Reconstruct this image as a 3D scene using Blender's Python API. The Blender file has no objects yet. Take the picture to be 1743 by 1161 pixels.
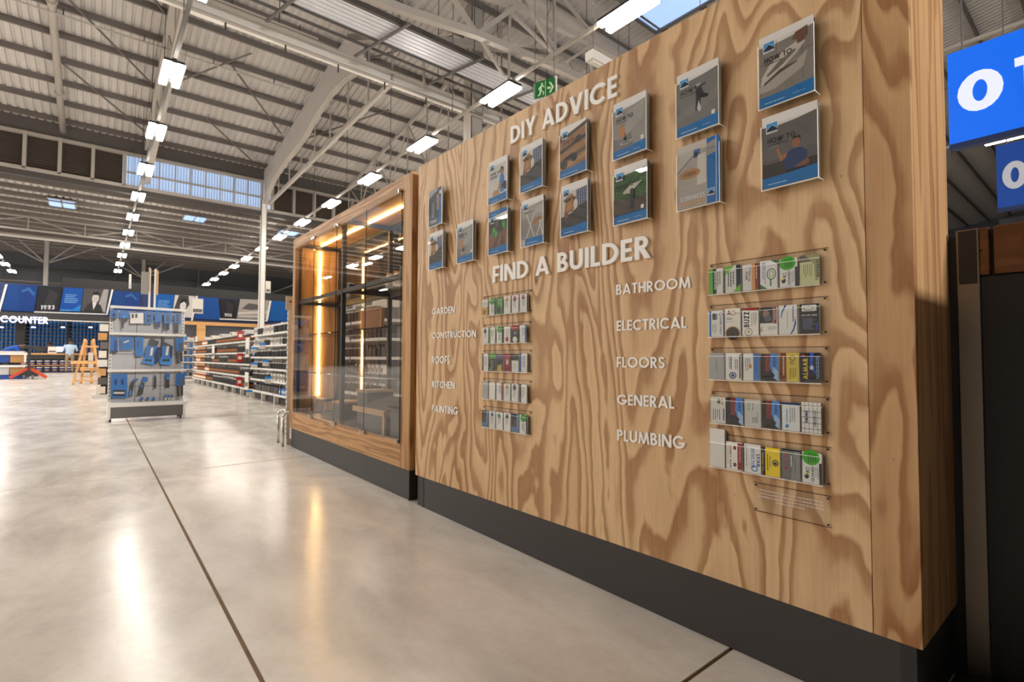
import bpy, math, random
from mathutils import Vector, Matrix
random.seed(7)
SC = bpy.context.scene
COL = SC.collection

# ---------------------------------------------------------------- camera
FPX = 866.5; YAW = 0.68667; PIT = 0.03477; ROL = 0.0049; CZ = 0.885
FW = Vector((math.sin(YAW)*math.cos(PIT), math.cos(YAW)*math.cos(PIT), math.sin(PIT)))
_r = Vector((math.cos(YAW), -math.sin(YAW), 0)); _u = _r.cross(FW)
RT = _r*math.cos(ROL) + _u*math.sin(ROL)
UP = -_r*math.sin(ROL) + _u*math.cos(ROL)
CP = Vector((0, 0, CZ))
cd = bpy.data.cameras.new('camera'); cam = bpy.data.objects.new('camera', cd); COL.objects.link(cam)
cam.matrix_world = Matrix(((RT.x, UP.x, -FW.x, CP.x), (RT.y, UP.y, -FW.y, CP.y), (RT.z, UP.z, -FW.z, CP.z), (0, 0, 0, 1)))
cd.sensor_width = 36; cd.lens = FPX/1743*36; cd.clip_end = 300
cd.dof.use_dof = True; cd.dof.focus_distance = 2.0; cd.dof.aperture_fstop = 5.0
SC.camera = cam

# ---------------------------------------------------------------- light and exposure
w = bpy.data.worlds.new('world'); SC.world = w; w.use_nodes = True
w.node_tree.nodes['Background'].inputs[0].default_value = (0.80, 0.88, 1.0, 1)
w.node_tree.nodes['Background'].inputs[1].default_value = 0.6
vs = SC.view_settings; vs.view_transform = 'Standard'; vs.look = 'None'; vs.gamma = 1; vs.use_curve_mapping = False
vs.exposure = 0.42
TUBE = 52.0
cy = SC.cycles
cy.use_denoising = True; cy.max_bounces = 8; cy.transparent_max_bounces = 40; cy.diffuse_bounces = 4; cy.glossy_bounces = 4
cy.sample_clamp_indirect = 6.0; cy.sample_clamp_direct = 0.0; cy.caustics_reflective = False; cy.caustics_refractive = False
def area(name, loc, sx, sy, power, rot=(0, 0, 0), col=(1, .975, .93)):
    l = bpy.data.lights.new(name, 'AREA'); l.shape = 'RECTANGLE'; l.size = sx; l.size_y = sy; l.energy = power; l.color = col
    o = bpy.data.objects.new(name, l); o.location = loc; o.rotation_euler = rot; COL.objects.link(o); return o
# fixtures of the same rows that hang beside the camera (outside the photograph)
for X, ys, pw in ((-5.25, range(2, 11, 2), 300), (-12, range(2, 12, 2), 420), (-19, range(2, 12, 3), 600), (1.27, (1,), 90)):
    for k in ys: area('off_frame_strip_light', (X, 2.4+4.06*k, 7.66), .3, 1.3, pw)
area('added_side_lamp', (3.6, -17, 6.6), 4.0, .8, 2200, rot=(math.radians(70), 0, 0))  # lone lamp added to light the upper side panel of the board

# ---------------------------------------------------------------- pixel -> point on a named plane of the building
def ray(x, y): return (x-871.5)*RT - (y-580.5)*UP + FPX*FW
def onx(x, y, X): d = ray(x, y); return CP + d*(X/d.x)
def ony(x, y, Y): d = ray(x, y); return CP + d*(Y/d.y)
def onz(x, y, Z=0): d = ray(x, y); return CP + d*((Z-CZ)/d.z)

# ---------------------------------------------------------------- materials
def srgb(c):
    return tuple(((v/255)/12.92 if v/255 <= .04045 else ((v/255+.055)/1.055)**2.4) for v in c[:3]) + (1,)
M = {}
def nm(name):
    m = bpy.data.materials.new(name); m.use_nodes = True
    b = m.node_tree.nodes['Principled BSDF']; return m, m.node_tree, b
def mat(name, c, rough=.5, metal=0, spec=.5, emit=0, noise=0, nscale=8, bump=0, coat=0):
    if name in M: return M[name]
    m, t, b = nm(name); col = srgb(c)
    b.inputs['Base Color'].default_value = col; b.inputs['Roughness'].default_value = rough
    b.inputs['Metallic'].default_value = metal; b.inputs['Specular IOR Level'].default_value = spec
    if coat: b.inputs['Coat Weight'].default_value = coat; b.inputs['Coat Roughness'].default_value = .08
    if emit: b.inputs['Emission Color'].default_value = col; b.inputs['Emission Strength'].default_value = emit
    if noise or bump:
        tc = t.nodes.new('ShaderNodeTexCoord'); n = t.nodes.new('ShaderNodeTexNoise')
        n.inputs['Scale'].default_value = nscale; n.inputs['Detail'].default_value = 5; n.inputs['Roughness'].default_value = .6
        t.links.new(tc.outputs['Object'], n.inputs['Vector'])
        if noise:
            mx = t.nodes.new('ShaderNodeMix'); mx.data_type = 'RGBA'
            mx.inputs['A'].default_value = tuple(v*(1-noise) for v in col[:3])+(1,)
            mx.inputs['B'].default_value = tuple(min(1, v*(1+noise)) for v in col[:3])+(1,)
            t.links.new(n.outputs['Fac'], mx.inputs['Factor']); t.links.new(mx.outputs['Result'], b.inputs['Base Color'])
        if bump:
            bp = t.nodes.new('ShaderNodeBump'); bp.inputs['Strength'].default_value = bump; bp.inputs['Distance'].default_value = .01
            t.links.new(n.outputs['Fac'], bp.inputs['Height']); t.links.new(bp.outputs['Normal'], b.inputs['Normal'])
    M[name] = m; return m
def N(t, kind, **kw):
    n = t.nodes.new('ShaderNode'+kind)
    for k, v in kw.items():
        if k in ('operation', 'data_type', 'blend_type', 'feature', 'distance', 'wave_type', 'bands_direction'): setattr(n, k, v)
        else: n.inputs[k].default_value = v
    return n
def math_(t, op, a, b=None):
    n = t.nodes.new('ShaderNodeMath'); n.operation = op
    for i, v in enumerate((a, b)):
        if v is None: continue
        if isinstance(v, (int, float)): n.inputs[i].default_value = v
        else: t.links.new(v, n.inputs[i])
    return n.outputs[0]
def wood(name, off, light, dark, sy=2.6, sz=.62, bands=17.0, knots=True, horiz=False, axis='y', rough=.5, contrast=1.15):
    m, t, b = nm(name)
    tc = t.nodes.new('ShaderNodeTexCoord'); sp = t.nodes.new('ShaderNodeSeparateXYZ')
    t.links.new(tc.outputs['Object'], sp.inputs[0])
    across = sp.outputs['Y'] if axis == 'y' else sp.outputs['X']; along = sp.outputs['Z']
    if horiz: across, along = along, across
    def vec(fa, fb, o):
        c = t.nodes.new('ShaderNodeCombineXYZ')
        t.links.new(math_(t, 'ADD', math_(t, 'MULTIPLY', across, fa), o), c.inputs[0])
        t.links.new(math_(t, 'ADD', math_(t, 'MULTIPLY', along, fb), o*1.7), c.inputs[1]); c.inputs[2].default_value = o
        return c.outputs[0]
    n1 = N(t, 'TexNoise', Scale=1.0, Detail=2.2, Roughness=.52, Distortion=.35); t.links.new(vec(sy, sz, off), n1.inputs['Vector'])
    field = n1.outputs['Fac']
    n5 = N(t, 'TexNoise', Scale=1.0, Detail=2, Roughness=.5); t.links.new(vec(sy*5, sz*9, off+9), n5.inputs['Vector'])
    field = math_(t, 'ADD', field, math_(t, 'MULTIPLY', n5.outputs['Fac'], .055))
    if knots:
        v = N(t, 'TexVoronoi', Scale=1.0); t.links.new(vec(2.4, .9, off+3.3), v.inputs['Vector'])
        k = math_(t, 'POWER', math_(t, 'MAXIMUM', math_(t, 'SUBTRACT', 1, math_(t, 'MULTIPLY', v.outputs['Distance'], 2.4)), 0), 3)
        field = math_(t, 'ADD', field, math_(t, 'MULTIPLY', k, .15))
    ph = math_(t, 'FRACT', math_(t, 'MULTIPLY', field, bands))
    r = t.nodes.new('ShaderNodeValToRGB'); e = r.color_ramp.elements
    e[0].position = 0; e[0].color = (0, 0, 0, 1); e[1].position = .42; e[1].color = (.25, .25, .25, 1)
    a = e.new(.62); a.color = (.85, .85, .85, 1); a = e.new(.86); a.color = (1, 1, 1, 1); a = e.new(.97); a.color = (.1, .1, .1, 1)
    t.links.new(ph, r.inputs[0])
    n2 = N(t, 'TexNoise', Scale=1.0, Detail=3, Roughness=.6); t.links.new(vec(170, 5, off+5), n2.inputs['Vector'])
    n3 = N(t, 'TexNoise', Scale=1.0, Detail=2, Roughness=.5); t.links.new(vec(5, 1.0, off+7), n3.inputs['Vector'])
    f = math_(t, 'ADD', math_(t, 'MULTIPLY', r.outputs[0], .62*contrast), math_(t, 'MULTIPLY', n2.outputs['Fac'], .42))
    f = math_(t, 'ADD', f, math_(t, 'MULTIPLY', math_(t, 'SUBTRACT', n3.outputs['Fac'], .5), .55))
    f = math_(t, 'SUBTRACT', f, .06)
    mx = t.nodes.new('ShaderNodeMix'); mx.data_type = 'RGBA'; mx.clamp_factor = True
    mx.inputs['A'].default_value = srgb(light); mx.inputs['B'].default_value = srgb(dark)
    t.links.new(f, mx.inputs['Factor']); out = mx.outputs['Result']
    if knots:
        kd = math_(t, 'GREATER_THAN', k, .86)
        n6 = N(t, 'TexVoronoi', Scale=1.0); t.links.new(vec(26, 9, off+13), n6.inputs['Vector'])
        v2 = math_(t, 'MAXIMUM', kd, math_(t, 'MULTIPLY', math_(t, 'LESS_THAN', n6.outputs['Distance'], .035), .8))
        m2 = t.nodes.new('ShaderNodeMix'); m2.data_type = 'RGBA'; t.links.new(math_(t, 'MULTIPLY', v2, .75), m2.inputs['Factor'])
        t.links.new(out, m2.inputs['A']); m2.inputs['B'].default_value = srgb((66, 40, 24)); out = m2.outputs['Result']
    t.links.new(out, b.inputs['Base Color'])
    bp = N(t, 'Bump', Strength=.12, Distance=.004); t.links.new(f, bp.inputs['Height']); t.links.new(bp.outputs['Normal'], b.inputs['Normal'])
    b.inputs['Roughness'].default_value = rough; b.inputs['Specular IOR Level'].default_value = .35
    M[name] = m; return m
LT, DK = (230, 195, 151), (160, 113, 70)
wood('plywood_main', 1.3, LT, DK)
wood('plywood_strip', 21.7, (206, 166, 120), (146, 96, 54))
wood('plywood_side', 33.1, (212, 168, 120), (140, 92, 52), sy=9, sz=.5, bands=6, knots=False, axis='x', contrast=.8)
wood('oak_vertical', 5.2, (205, 160, 108), (146, 100, 56), sy=9, sz=.55, bands=7, knots=False)
wood('oak_side', 8.2, (214, 170, 116), (158, 110, 62), sy=9, sz=.55, bands=7, knots=False, axis='x')
wood('oak_horizontal', 6.9, (208, 163, 112), (150, 104, 60), sy=12, sz=.5, bands=6, knots=False, horiz=True)
wood('oak_inner', 16.9, (226, 182, 122), (186, 134, 78), sy=5, sz=.6, bands=6, knots=True, axis='x')
wood('pine', 18.9, (226, 176, 116), (190, 138, 84), sy=20, sz=.7, bands=3, knots=False)
wood('timber_band', 26.9, (150, 104, 62), (104, 66, 36), sy=10, sz=2, bands=3, knots=False, horiz=True)

def glass(name, tint=(1, 1, 1), edge=None, ior=1.5, refl=1.4, white=0):
    m = bpy.data.materials.new(name); m.use_nodes = True; t = m.node_tree; t.nodes.clear()
    o = t.nodes.new('ShaderNodeOutputMaterial'); tr = N(t, 'BsdfTransparent', Color=tuple(tint)+(1,)); gl = N(t, 'BsdfGlossy', Roughness=.0)
    fr = N(t, 'Fresnel', IOR=ior); mx = t.nodes.new('ShaderNodeMixShader'); ge = t.nodes.new('ShaderNodeNewGeometry')
    front = math_(t, 'SUBTRACT', 1, ge.outputs['Backfacing'])
    t.links.new(math_(t, 'MULTIPLY', math_(t, 'MULTIPLY', fr.outputs[0], refl), front), mx.inputs[0]); t.links.new(tr.outputs[0], mx.inputs[1]); t.links.new(gl.outputs[0], mx.inputs[2])
    out = mx.outputs[0]
    if white:
        df = N(t, 'BsdfDiffuse', Color=(.9, .9, .9, 1)); tl = N(t, 'BsdfTranslucent', Color=(.9, .9, .9, 1)); a = t.nodes.new('ShaderNodeAddShader'); m3 = t.nodes.new('ShaderNodeMixShader'); m3.inputs[0].default_value = white
        t.links.new(df.outputs[0], a.inputs[0]); t.links.new(tl.outputs[0], a.inputs[1]); t.links.new(out, m3.inputs[1]); t.links.new(a.outputs[0], m3.inputs[2]); out = m3.outputs[0]
    t.links.new(out, o.inputs[0]); M[name] = m; return m
glass('acrylic', (.985, .99, .985), refl=1.0); glass('acrylic_edge', (.86, .88, .87), ior=2.2, white=.42); glass('glass_pane', (.93, .92, .91), ior=1.52, refl=1.2)
glass('edge_dark', (.50, .42, .35), refl=.6); glass('glass_edge', (.45, .50, .46), ior=1.8); glass('window_glass', (.95, .97, 1.0))

def concrete():
    m, t, b = nm('polished_concrete')
    g = t.nodes.new('ShaderNodeNewGeometry'); pos = g.outputs['Position']
    def nz(sc, de, ro, dist=0, st=None):
        n = N(t, 'TexNoise', Scale=sc, Detail=de, Roughness=ro, Distortion=dist)
        if st:
            mp = t.nodes.new('ShaderNodeMapping'); mp.inputs['Scale'].default_value = st; mp.inputs['Rotation'].default_value = (0, 0, .5)
            t.links.new(pos, mp.inputs['Vector']); t.links.new(mp.outputs[0], n.inputs['Vector'])
        else: t.links.new(pos, n.inputs['Vector'])
        return n.outputs['Fac']
    a = nz(1.1, 4, .55, .8, (1, .45, 1)); c = nz(4, 6, .62, .4, (1, .5, 1)); d = nz(34, 4, .6)
    f = math_(t, 'ADD', math_(t, 'MULTIPLY', a, .6), math_(t, 'ADD', math_(t, 'MULTIPLY', c, .45), math_(t, 'MULTIPLY', d, .10)))
    r = t.nodes.new('ShaderNodeValToRGB'); e = r.color_ramp.elements
    e[0].position = .40; e[0].color = srgb((186, 176, 165)); e[1].position = .76; e[1].color = srgb((234, 227, 218))
    k = e.new(.57); k.color = srgb((214, 205, 194))
    t.links.new(f, r.inputs[0]); out = r.outputs[0]
    v = N(t, 'TexVoronoi', Scale=3.4, Randomness=1.0); mp = t.nodes.new('ShaderNodeMapping'); mp.inputs['Scale'].default_value = (1.0, 2.1, 1); mp.inputs['Rotation'].default_value = (0, 0, .6)
    n9 = nz(9, 3, .6); ad = N(t, 'VectorMath'); ad.operation = 'ADD'
    t.links.new(pos, mp.inputs['Vector']); t.links.new(mp.outputs[0], v.inputs['Vector'])
    pit = math_(t, 'LESS_THAN', v.outputs['Distance'], math_(t, 'MULTIPLY', math_(t, 'MAXIMUM', math_(t, 'SUBTRACT', n9, .45), 0), .11))
    m2 = t.nodes.new('ShaderNodeMix'); m2.data_type = 'RGBA'; t.links.new(math_(t, 'MULTIPLY', pit, .8), m2.inputs['Factor'])
    t.links.new(out, m2.inputs['A']); m2.inputs['B'].default_value = srgb((84, 72, 60))
    t.links.new(m2.outputs['Result'], b.inputs['Base Color'])
    rr = math_(t, 'ADD', math_(t, 'MULTIPLY', c, .22), .10); t.links.new(rr, b.inputs['Roughness'])
    b.inputs['Specular IOR Level'].default_value = .5
    bp = N(t, 'Bump', Strength=.05, Distance=.02); t.links.new(a, bp.inputs['Height']); t.links.new(bp.outputs['Normal'], b.inputs['Normal'])
    M['concrete'] = m
concrete()
def vcol():
    m, t, b = nm('print'); a = t.nodes.new('ShaderNodeVertexColor'); a.layer_name = 'Col'
    t.links.new(a.outputs[0], b.inputs['Base Color']); b.inputs['Roughness'].default_value = .45; b.inputs['Specular IOR Level'].default_value = .25; M['print'] = m
vcol()
mat('letter_white', (246, 243, 238), .45); mat('charcoal', (56, 52, 51), .5, noise=.08, nscale=3); mat('black', (16, 16, 18), .5)
mat('black_steel', (24, 23, 23), .45); mat('chrome', (205, 200, 192), .22, 1); mat('steel_brushed', (132, 122, 112), .42, 1, noise=.1)
mat('screw', (52, 36, 26), .4, .6); mat('white_steel', (222, 218, 212), .4); mat('white_paint', (214, 208, 200), .6)
mat('roof_sheet', (182, 177, 174), .6, noise=.10, nscale=1.5); mat('purlin', (104, 98, 94), .6); mat('structure_paint', (166, 159, 152), .55, noise=.05, nscale=2)
mat('dark_steel', (70, 65, 62), .5); mat('galvanised', (212, 214, 222), .42, .35, noise=.12, nscale=3); mat('louvre', (86, 76, 68), .6)
mat('cladding', (84, 86, 94), .6, noise=.08, nscale=2); mat('joint', (122, 97, 70), .9, noise=.4, nscale=20); mat('tube_glow', (255, 248, 236), .5, emit=TUBE)
mat('fixture_white', (226, 222, 214), .4); mat('led_glow', (255, 216, 146), .5, emit=44); mat('daylight_panel', (150, 172, 205), .5, emit=.75)
mat('skylight', (150, 180, 226), .5, emit=.85); mat('sign_blue_lit', (0, 96, 222), .35, emit=.5); mat('sign_blue', (0, 62, 148), .4, emit=.15)
mat('sign_white_lit', (205, 212, 238), .4, emit=.55); mat('sign_grey', (172, 176, 186), .4, emit=.2); mat('counter_glow', (220, 224, 255), .4, emit=1.6)
mat('blue_plastic', (0, 98, 172), .4); mat('blue_bright', (20, 136, 222), .4); mat('blue_deep', (10, 60, 140), .45); mat('navy', (14, 40, 92), .5)
mat('black_plastic', (26, 26, 30), .4); mat('grey_panel', (192, 191, 194), .5, noise=.12, nscale=6); mat('mid_grey', (96, 92, 90), .5)
mat('amber', (150, 84, 34), .4); mat('red', (176, 30, 34), .45); mat('orange_red', (190, 62, 30), .45); mat('cream', (228, 218, 200), .6)
mat('green_label', (60, 120, 60), .5); mat('cardboard', (176, 132, 84), .8); mat('concrete_grey', (150, 146, 140), .7); mat('off_black', (40, 38, 37), .55)
mat('skin_brown', (104, 66, 46), .6); mat('hair_black', (22, 18, 16), .8); mat('shirt_pale', (168, 186, 208), .8); mat('shirt_blue', (16, 70, 160), .8)
mat('shirt_dark', (30, 32, 40), .8); mat('trouser_khaki', (140, 120, 94), .8); mat('trouser_dark', (36, 36, 42), .8)
mat('exit_green', (20, 92, 40), .4, emit=.12); mat('exit_pale', (196, 214, 172), .4, emit=.3); mat('box_grey', (92, 86, 80), .5); mat('wood_trim', (196, 160, 118), .5)

# ---------------------------------------------------------------- mesh builder
class MB:
    def __init__(s): s.v = []; s.f = []; s.m = []; s.c = []
    def face(s, idx, mi=0, col=None): s.f.append(tuple(idx)); s.m.append(mi); s.c.append(col)
    def quadpts(s, pts, mi=0, col=None):
        n = len(s.v); s.v += [tuple(p) for p in pts]; s.face(range(n, n+len(pts)), mi, col); return s
    def box(s, x0, y0, z0, x1, y1, z1, mi=0, col=None):
        x0, x1 = min(x0, x1), max(x0, x1); y0, y1 = min(y0, y1), max(y0, y1); z0, z1 = min(z0, z1), max(z0, z1)
        n = len(s.v); s.v += [(x0,y0,z0),(x1,y0,z0),(x1,y1,z0),(x0,y1,z0),(x0,y0,z1),(x1,y0,z1),(x1,y1,z1),(x0,y1,z1)]
        for q in ((0,3,2,1),(4,5,6,7),(0,1,5,4),(1,2,6,5),(2,3,7,6),(3,0,4,7)): s.face([n+i for i in q], mi, col)
        return s
    def prism(s, pts, ext, mi=0, col=None):          # planar polygon (CCW seen against ext) extruded by vector ext
        n = len(s.v); k = len(pts); e = Vector(ext)
        s.v += [tuple(p) for p in pts] + [tuple(Vector(p)+e) for p in pts]
        s.face([n+i for i in range(k)][::-1], mi, col); s.face([n+k+i for i in range(k)], mi, col)
        for i in range(k): j = (i+1) % k; s.face((n+i, n+j, n+k+j, n+k+i), mi, col)
        return s
    def tube(s, p0, p1, r, n=8, mi=0, r1=None, col=None, cap=True):
        p0, p1 = Vector(p0), Vector(p1); d = (p1-p0).normalized(); a = d.orthogonal().normalized(); b = d.cross(a); r1 = r if r1 is None else r1
        k = len(s.v)
        for p, rr in ((p0, r), (p1, r1)):
            for i in range(n): t = 2*math.pi*i/n; s.v.append(tuple(p+(a*math.cos(t)+b*math.sin(t))*rr))
        for i in range(n): j = (i+1) % n; s.face((k+i, k+j, k+n+j, k+n+i), mi, col)
        if cap: s.face([k+i for i in range(n)][::-1], mi, col); s.face([k+n+i for i in range(n)], mi, col)
        return s
    def path(s, pts, r, n=8, mi=0):
        for a, b in zip(pts, pts[1:]): s.tube(a, b, r, n, mi)
        return s
    def lathe(s, prof, n=12, mi=None, c=(0, 0, 0)):   # prof: (radius, z, material)
        k = len(s.v)
        for r, z, _ in prof:
            for i in range(n): t = 2*math.pi*i/n; s.v.append((c[0]+r*math.cos(t), c[1]+r*math.sin(t), c[2]+z))
        for j in range(len(prof)-1):
            for i in range(n): q = (i+1) % n; s.face((k+j*n+i, k+j*n+q, k+(j+1)*n+q, k+(j+1)*n+i), prof[j][2])
        s.face([k+i for i in range(n)][::-1], prof[0][2]); s.face([k+(len(prof)-1)*n+i for i in range(n)], prof[-1][2]); return s
    def bar(s, p0, p1, wd, ht, mi=0, up=(0, 0, 1)):   # rectangular section bar
        p0, p1 = Vector(p0), Vector(p1); d = (p1-p0).normalized(); sd = d.cross(Vector(up))
        if sd.length < 1e-4: sd = d.cross(Vector((1, 0, 0)))
        sd.normalize(); u = sd.cross(d)
        q = [p0+sd*wd/2*a+u*ht/2*b for a, b in ((-1,-1),(1,-1),(1,1),(-1,1))]
        return s.prism(q[::-1], p1-p0, mi)
    def build(s, name, mats, parent=None, bevel=0, smooth=False, loc=None):
        me = bpy.data.meshes.new(name)
        L = Vector(loc) if loc is not None else (WL(parent) if parent else Vector((0, 0, 0)))
        me.from_pydata([tuple(Vector(v)-L) for v in s.v], [], s.f)
        if not isinstance(mats, (list, tuple)): mats = [mats]
        for x in mats: me.materials.append(M[x])
        me.polygons.foreach_set('material_index', s.m)
        if any(c is not None for c in s.c):
            at = me.color_attributes.new('Col', 'FLOAT_COLOR', 'CORNER'); buf = []
            for f, c in zip(s.f, s.c): buf += list(srgb(c or (200, 200, 200)))*len(f)
            at.data.foreach_set('color', buf)
        if smooth: me.polygons.foreach_set('use_smooth', [True]*len(s.f))
        me.update()
        o = bpy.data.objects.new(name, me); COL.objects.link(o)
        if parent: o.parent = parent; o.location = L-WL(parent)
        else: o.location = L
        if bevel:
            b = o.modifiers.new('bevel', 'BEVEL'); b.width = bevel; b.segments = 2; b.limit_method = 'ANGLE'
        return o
def WL(o):
    v = Vector((0, 0, 0))
    while o: v = v + o.location; o = o.parent
    return v
def tag(o, label=None, cat=None, group=None, kind=None):
    if label: o['label'] = label
    if cat: o['category'] = cat
    if group: o['group'] = group
    if kind: o['kind'] = kind
    return o
def thing(name, label, cat, loc=(0, 0, 0), group=None, kind=None):
    o = bpy.data.objects.new(name, None); o.empty_display_size = .05; COL.objects.link(o); o.location = loc
    return tag(o, label, cat, group, kind)
def dup(o, loc=None, label=None, group=None, parent=None, rz=None, sc=None):
    c = o.copy(); COL.objects.link(c)
    if parent: c.parent = parent
    if loc is not None: c.location = loc
    if rz is not None: c.rotation_euler.z = rz
    if sc: c.scale = sc
    if label: c['label'] = label
    if group: c['group'] = group
    for ch in list(o.children): dup(ch, parent=c)
    return c

# ---------------------------------------------------------------- geometric capital letters (unit cap height)
def _q(x0, y0, x1, y1): return [(x0, y0), (x1, y0), (x1, y1), (x0, y1)]
def _d(xb, xt, w, y0=0, y1=1): return [(xb, y0), (xb+w, y0), (xt+w, y1), (xt, y1)]
def _arc(cx, cy, rx, ry, a0, a1, w, n=None):
    n = n or max(3, int(abs(a1-a0)/20)); out = []
    for i in range(n):
        p = math.radians(a0+(a1-a0)*i/n); q = math.radians(a0+(a1-a0)*(i+1)/n)
        out.append([(cx+(rx-w)*math.cos(p), cy+(ry-w)*math.sin(p)), (cx+rx*math.cos(p), cy+ry*math.sin(p)),
                    (cx+rx*math.cos(q), cy+ry*math.sin(q)), (cx+(rx-w)*math.cos(q), cy+(ry-w)*math.sin(q))])
    return out
def glyphs(s=.19):
    G = {}
    G['A'] = (.86, [_d(0, .33, s*1.05), _d(.86-s*1.05, .53-s*1.05, s*1.05)[0:4], _q(.2, .19, .66, .19+s*.85)])
    G['B'] = (.60, [_q(0, 0, s, 1)]+[_q(s*.5, 0, .3, s*.9), _q(s*.5, .5-s*.4, .3, .5+s*.4), _q(s*.5, 1-s*.9, .28, 1)]+_arc(.3, .29, .3, .29, -90, 90, s*.95)+_arc(.28, .75, .26, .25, -90, 90, s*.9))
    G['C'] = (.88, _arc(.5, .5, .5, .5, 42, 318, s))
    G['D'] = (.76, [_q(0, 0, s, 1), _q(s*.5, 0, .28, s*.9), _q(s*.5, 1-s*.9, .28, 1)]+_arc(.26, .5, .5, .5, -90, 90, s*.95))
    G['E'] = (.50, [_q(0, 0, s, 1), _q(s*.5, 0, .5, s*.9), _q(s*.5, .5-s*.42, .47, .5+s*.42), _q(s*.5, 1-s*.9, .5, 1)])
    G['F'] = (.48, [_q(0, 0, s, 1), _q(s*.5, .44-s*.42, .45, .44+s*.42), _q(s*.5, 1-s*.9, .48, 1)])
    G['G'] = (.98, _arc(.5, .5, .5, .5, 42, 350, s)+[_q(.52, .5-s*.85, .99, .5)])
    G['H'] = (.70, [_q(0, 0, s, 1), _q(.7-s, 0, .7, 1), _q(s*.5, .5-s*.42, .7-s*.5, .5+s*.42)])
    G['I'] = (s, [_q(0, 0, s, 1)])
    G['J'] = (.4, [_q(.4-s, .2, .4, 1)]+_arc(.2, .2, .2, .2, 180, 360, s*.9))
    G['K'] = (.68, [_q(0, 0, s, 1), _d(.12, .42, s*1.25, .42, 1), [(.16, .5), (.44, 0), (.44+s*1.3, 0), (.16+s*1.1, .62)]])
    G['L'] = (.46, [_q(0, 0, s, 1), _q(s*.5, 0, .46, s*.9)])
    G['M'] = (1.0, [_d(0, .12, s*.95), _d(1-s*.95, .88-s*.95, s*.95), [(.5-s*.4, 0), (.5+s*.4, 0), (.12+s*.95, 1), (.12, 1)][::1], [(.5-s*.4, 0), (.5+s*.4, 0), (.88, 1), (.88-s*.95, 1)]])
    G['N'] = (.80, [_q(0, 0, s, 1), _q(.8-s, 0, .8, 1), [(.8-s*1.2, 0), (.8, 0), (s*1.2, 1), (0, 1)]])
    G['O'] = (1.0, _arc(.5, .5, .5, .5, 0, 360, s))
    G['P'] = (.56, [_q(0, 0, s, 1), _q(s*.5, .42, .28, .42+s*.85), _q(s*.5, 1-s*.9, .28, 1)]+_arc(.27, .71, .29, .29, -90, 90, s*.9))
    G['Q'] = (1.0, G['O'][1]+[[(.55, .3), (.85, -.02), (1.05, -.02), (.7, .38)]])
    G['R'] = (.64, G['P'][1]+[[(.16, .48), (.42, 0), (.42+s*1.2, 0), (.16+s*1.1, .52)]])
    G['S'] = (.56, _arc(.28, .735, .265, .265, 20, 270, s*.92)+_arc(.28, .28, .28, .28, 90, -155, s*.92))
    G['T'] = (.58, [_q(.29-s/2, 0, .29+s/2, 1), _q(0, 1-s*.9, .58, 1)])
    G['U'] = (.70, [_q(0, .34, s, 1), _q(.7-s, .34, .7, 1)]+_arc(.35, .35, .35, .35, 180, 360, s))
    G['V'] = (.82, [_d(.41-s*.55, 0, s*1.1), [(.41-s*.55, 0), (.41+s*.55, 0), (.82, 1), (.82-s*1.1, 1)]])
    G['W'] = (1.2, [_d(.26, 0, s), [(.26, 0), (.26+s, 0), (.6+s/2, 1), (.6-s/2, 1)], [(.94-s, 0), (.94, 0), (.6+s/2, 1), (.6-s/2, 1)], [(.94-s, 0), (.94, 0), (1.2, 1), (1.2-s, 1)]])
    G['X'] = (.74, [_d(0, .74-s*1.2, s*1.2), _d(.74-s*1.2, 0, s*1.2)])
    G['Y'] = (.74, [_q(.37-s/2, 0, .37+s/2, .48), [(.37-s/2, .4), (.37+s/2, .4), (s*1.15, 1), (0, 1)], [(.37-s/2, .4), (.37+s/2, .4), (.74, 1), (.74-s*1.15, 1)]])
    G['Z'] = (.6, [_q(0, 0, .6, s*.9), _q(0, 1-s*.9, .6, 1), _d(0, .6-s*1.3, s*1.3)])
    G['0'] = (.68, _arc(.34, .5, .34, .5, 0, 360, s*.95)); G['1'] = (.36, [_q(.36-s, 0, .36, 1), _q(0, 1-s*.85, .3, 1)])
    G['2'] = (.56, _arc(.28, .72, .28, .28, 180, -40, s)+[_d(0, .3, s*1.3, 0, .62), _q(0, 0, .56, s*.9)])
    G['3'] = (.56, _arc(.27, .75, .25, .25, 160, -90, s*.85)+_arc(.28, .28, .28, .28, 90, -160, s*.9)); G['5'] = (.56, [_q(.04, .5, .04+s, 1), _q(.06, 1-s*.9, .5, 1)]+_arc(.26, .32, .3, .32, 110, -150, s*.9))
    G['4'] = (.62, [_q(.36, 0, .36+s, 1), _q(0, .2, .62, .2+s*.8), _d(0, .32, s*1.1, .25, 1)])
    G['6'] = (.6, _arc(.3, .31, .3, .31, 0, 360, s*.9)+[_d(.02, .3, s*1.1, .4, 1)]); G['9'] = (.6, _arc(.3, .69, .3, .31, 0, 360, s*.9)+[_d(.2, .58-s*1.1, s*1.1, 0, .62)])
    G['7'] = (.56, [_q(0, 1-s*.9, .56, 1), _d(.1, .56-s*1.1, s*1.1)]); G['8'] = (.58, _arc(.29, .75, .25, .25, 0, 360, s*.8)+_arc(.29, .28, .29, .28, 0, 360, s*.9))
    G['.'] = (s, [_q(0, 0, s, s)]); G['-'] = (.35, [_q(0, .4, .35, .55)]); G['&'] = (.7, G['8'][1]+[_d(.45, .2, s, 0, .4)])
    G['@'] = (1, G['O'][1]); G["'"] = (.12, [_q(0, .7, .12, 1)]); G['o'] = G['O']
    return G
GB = glyphs(.20); GT = glyphs(.13)
def layout(txt, gap=.13, space=.42, G=GB):
    x = 0; out = []
    for ch in txt:
        if ch == ' ': x += space; continue
        wd, ps = G[ch]; out.append((ch, x, ps, wd)); x += wd+gap
    return out, x-gap

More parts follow.
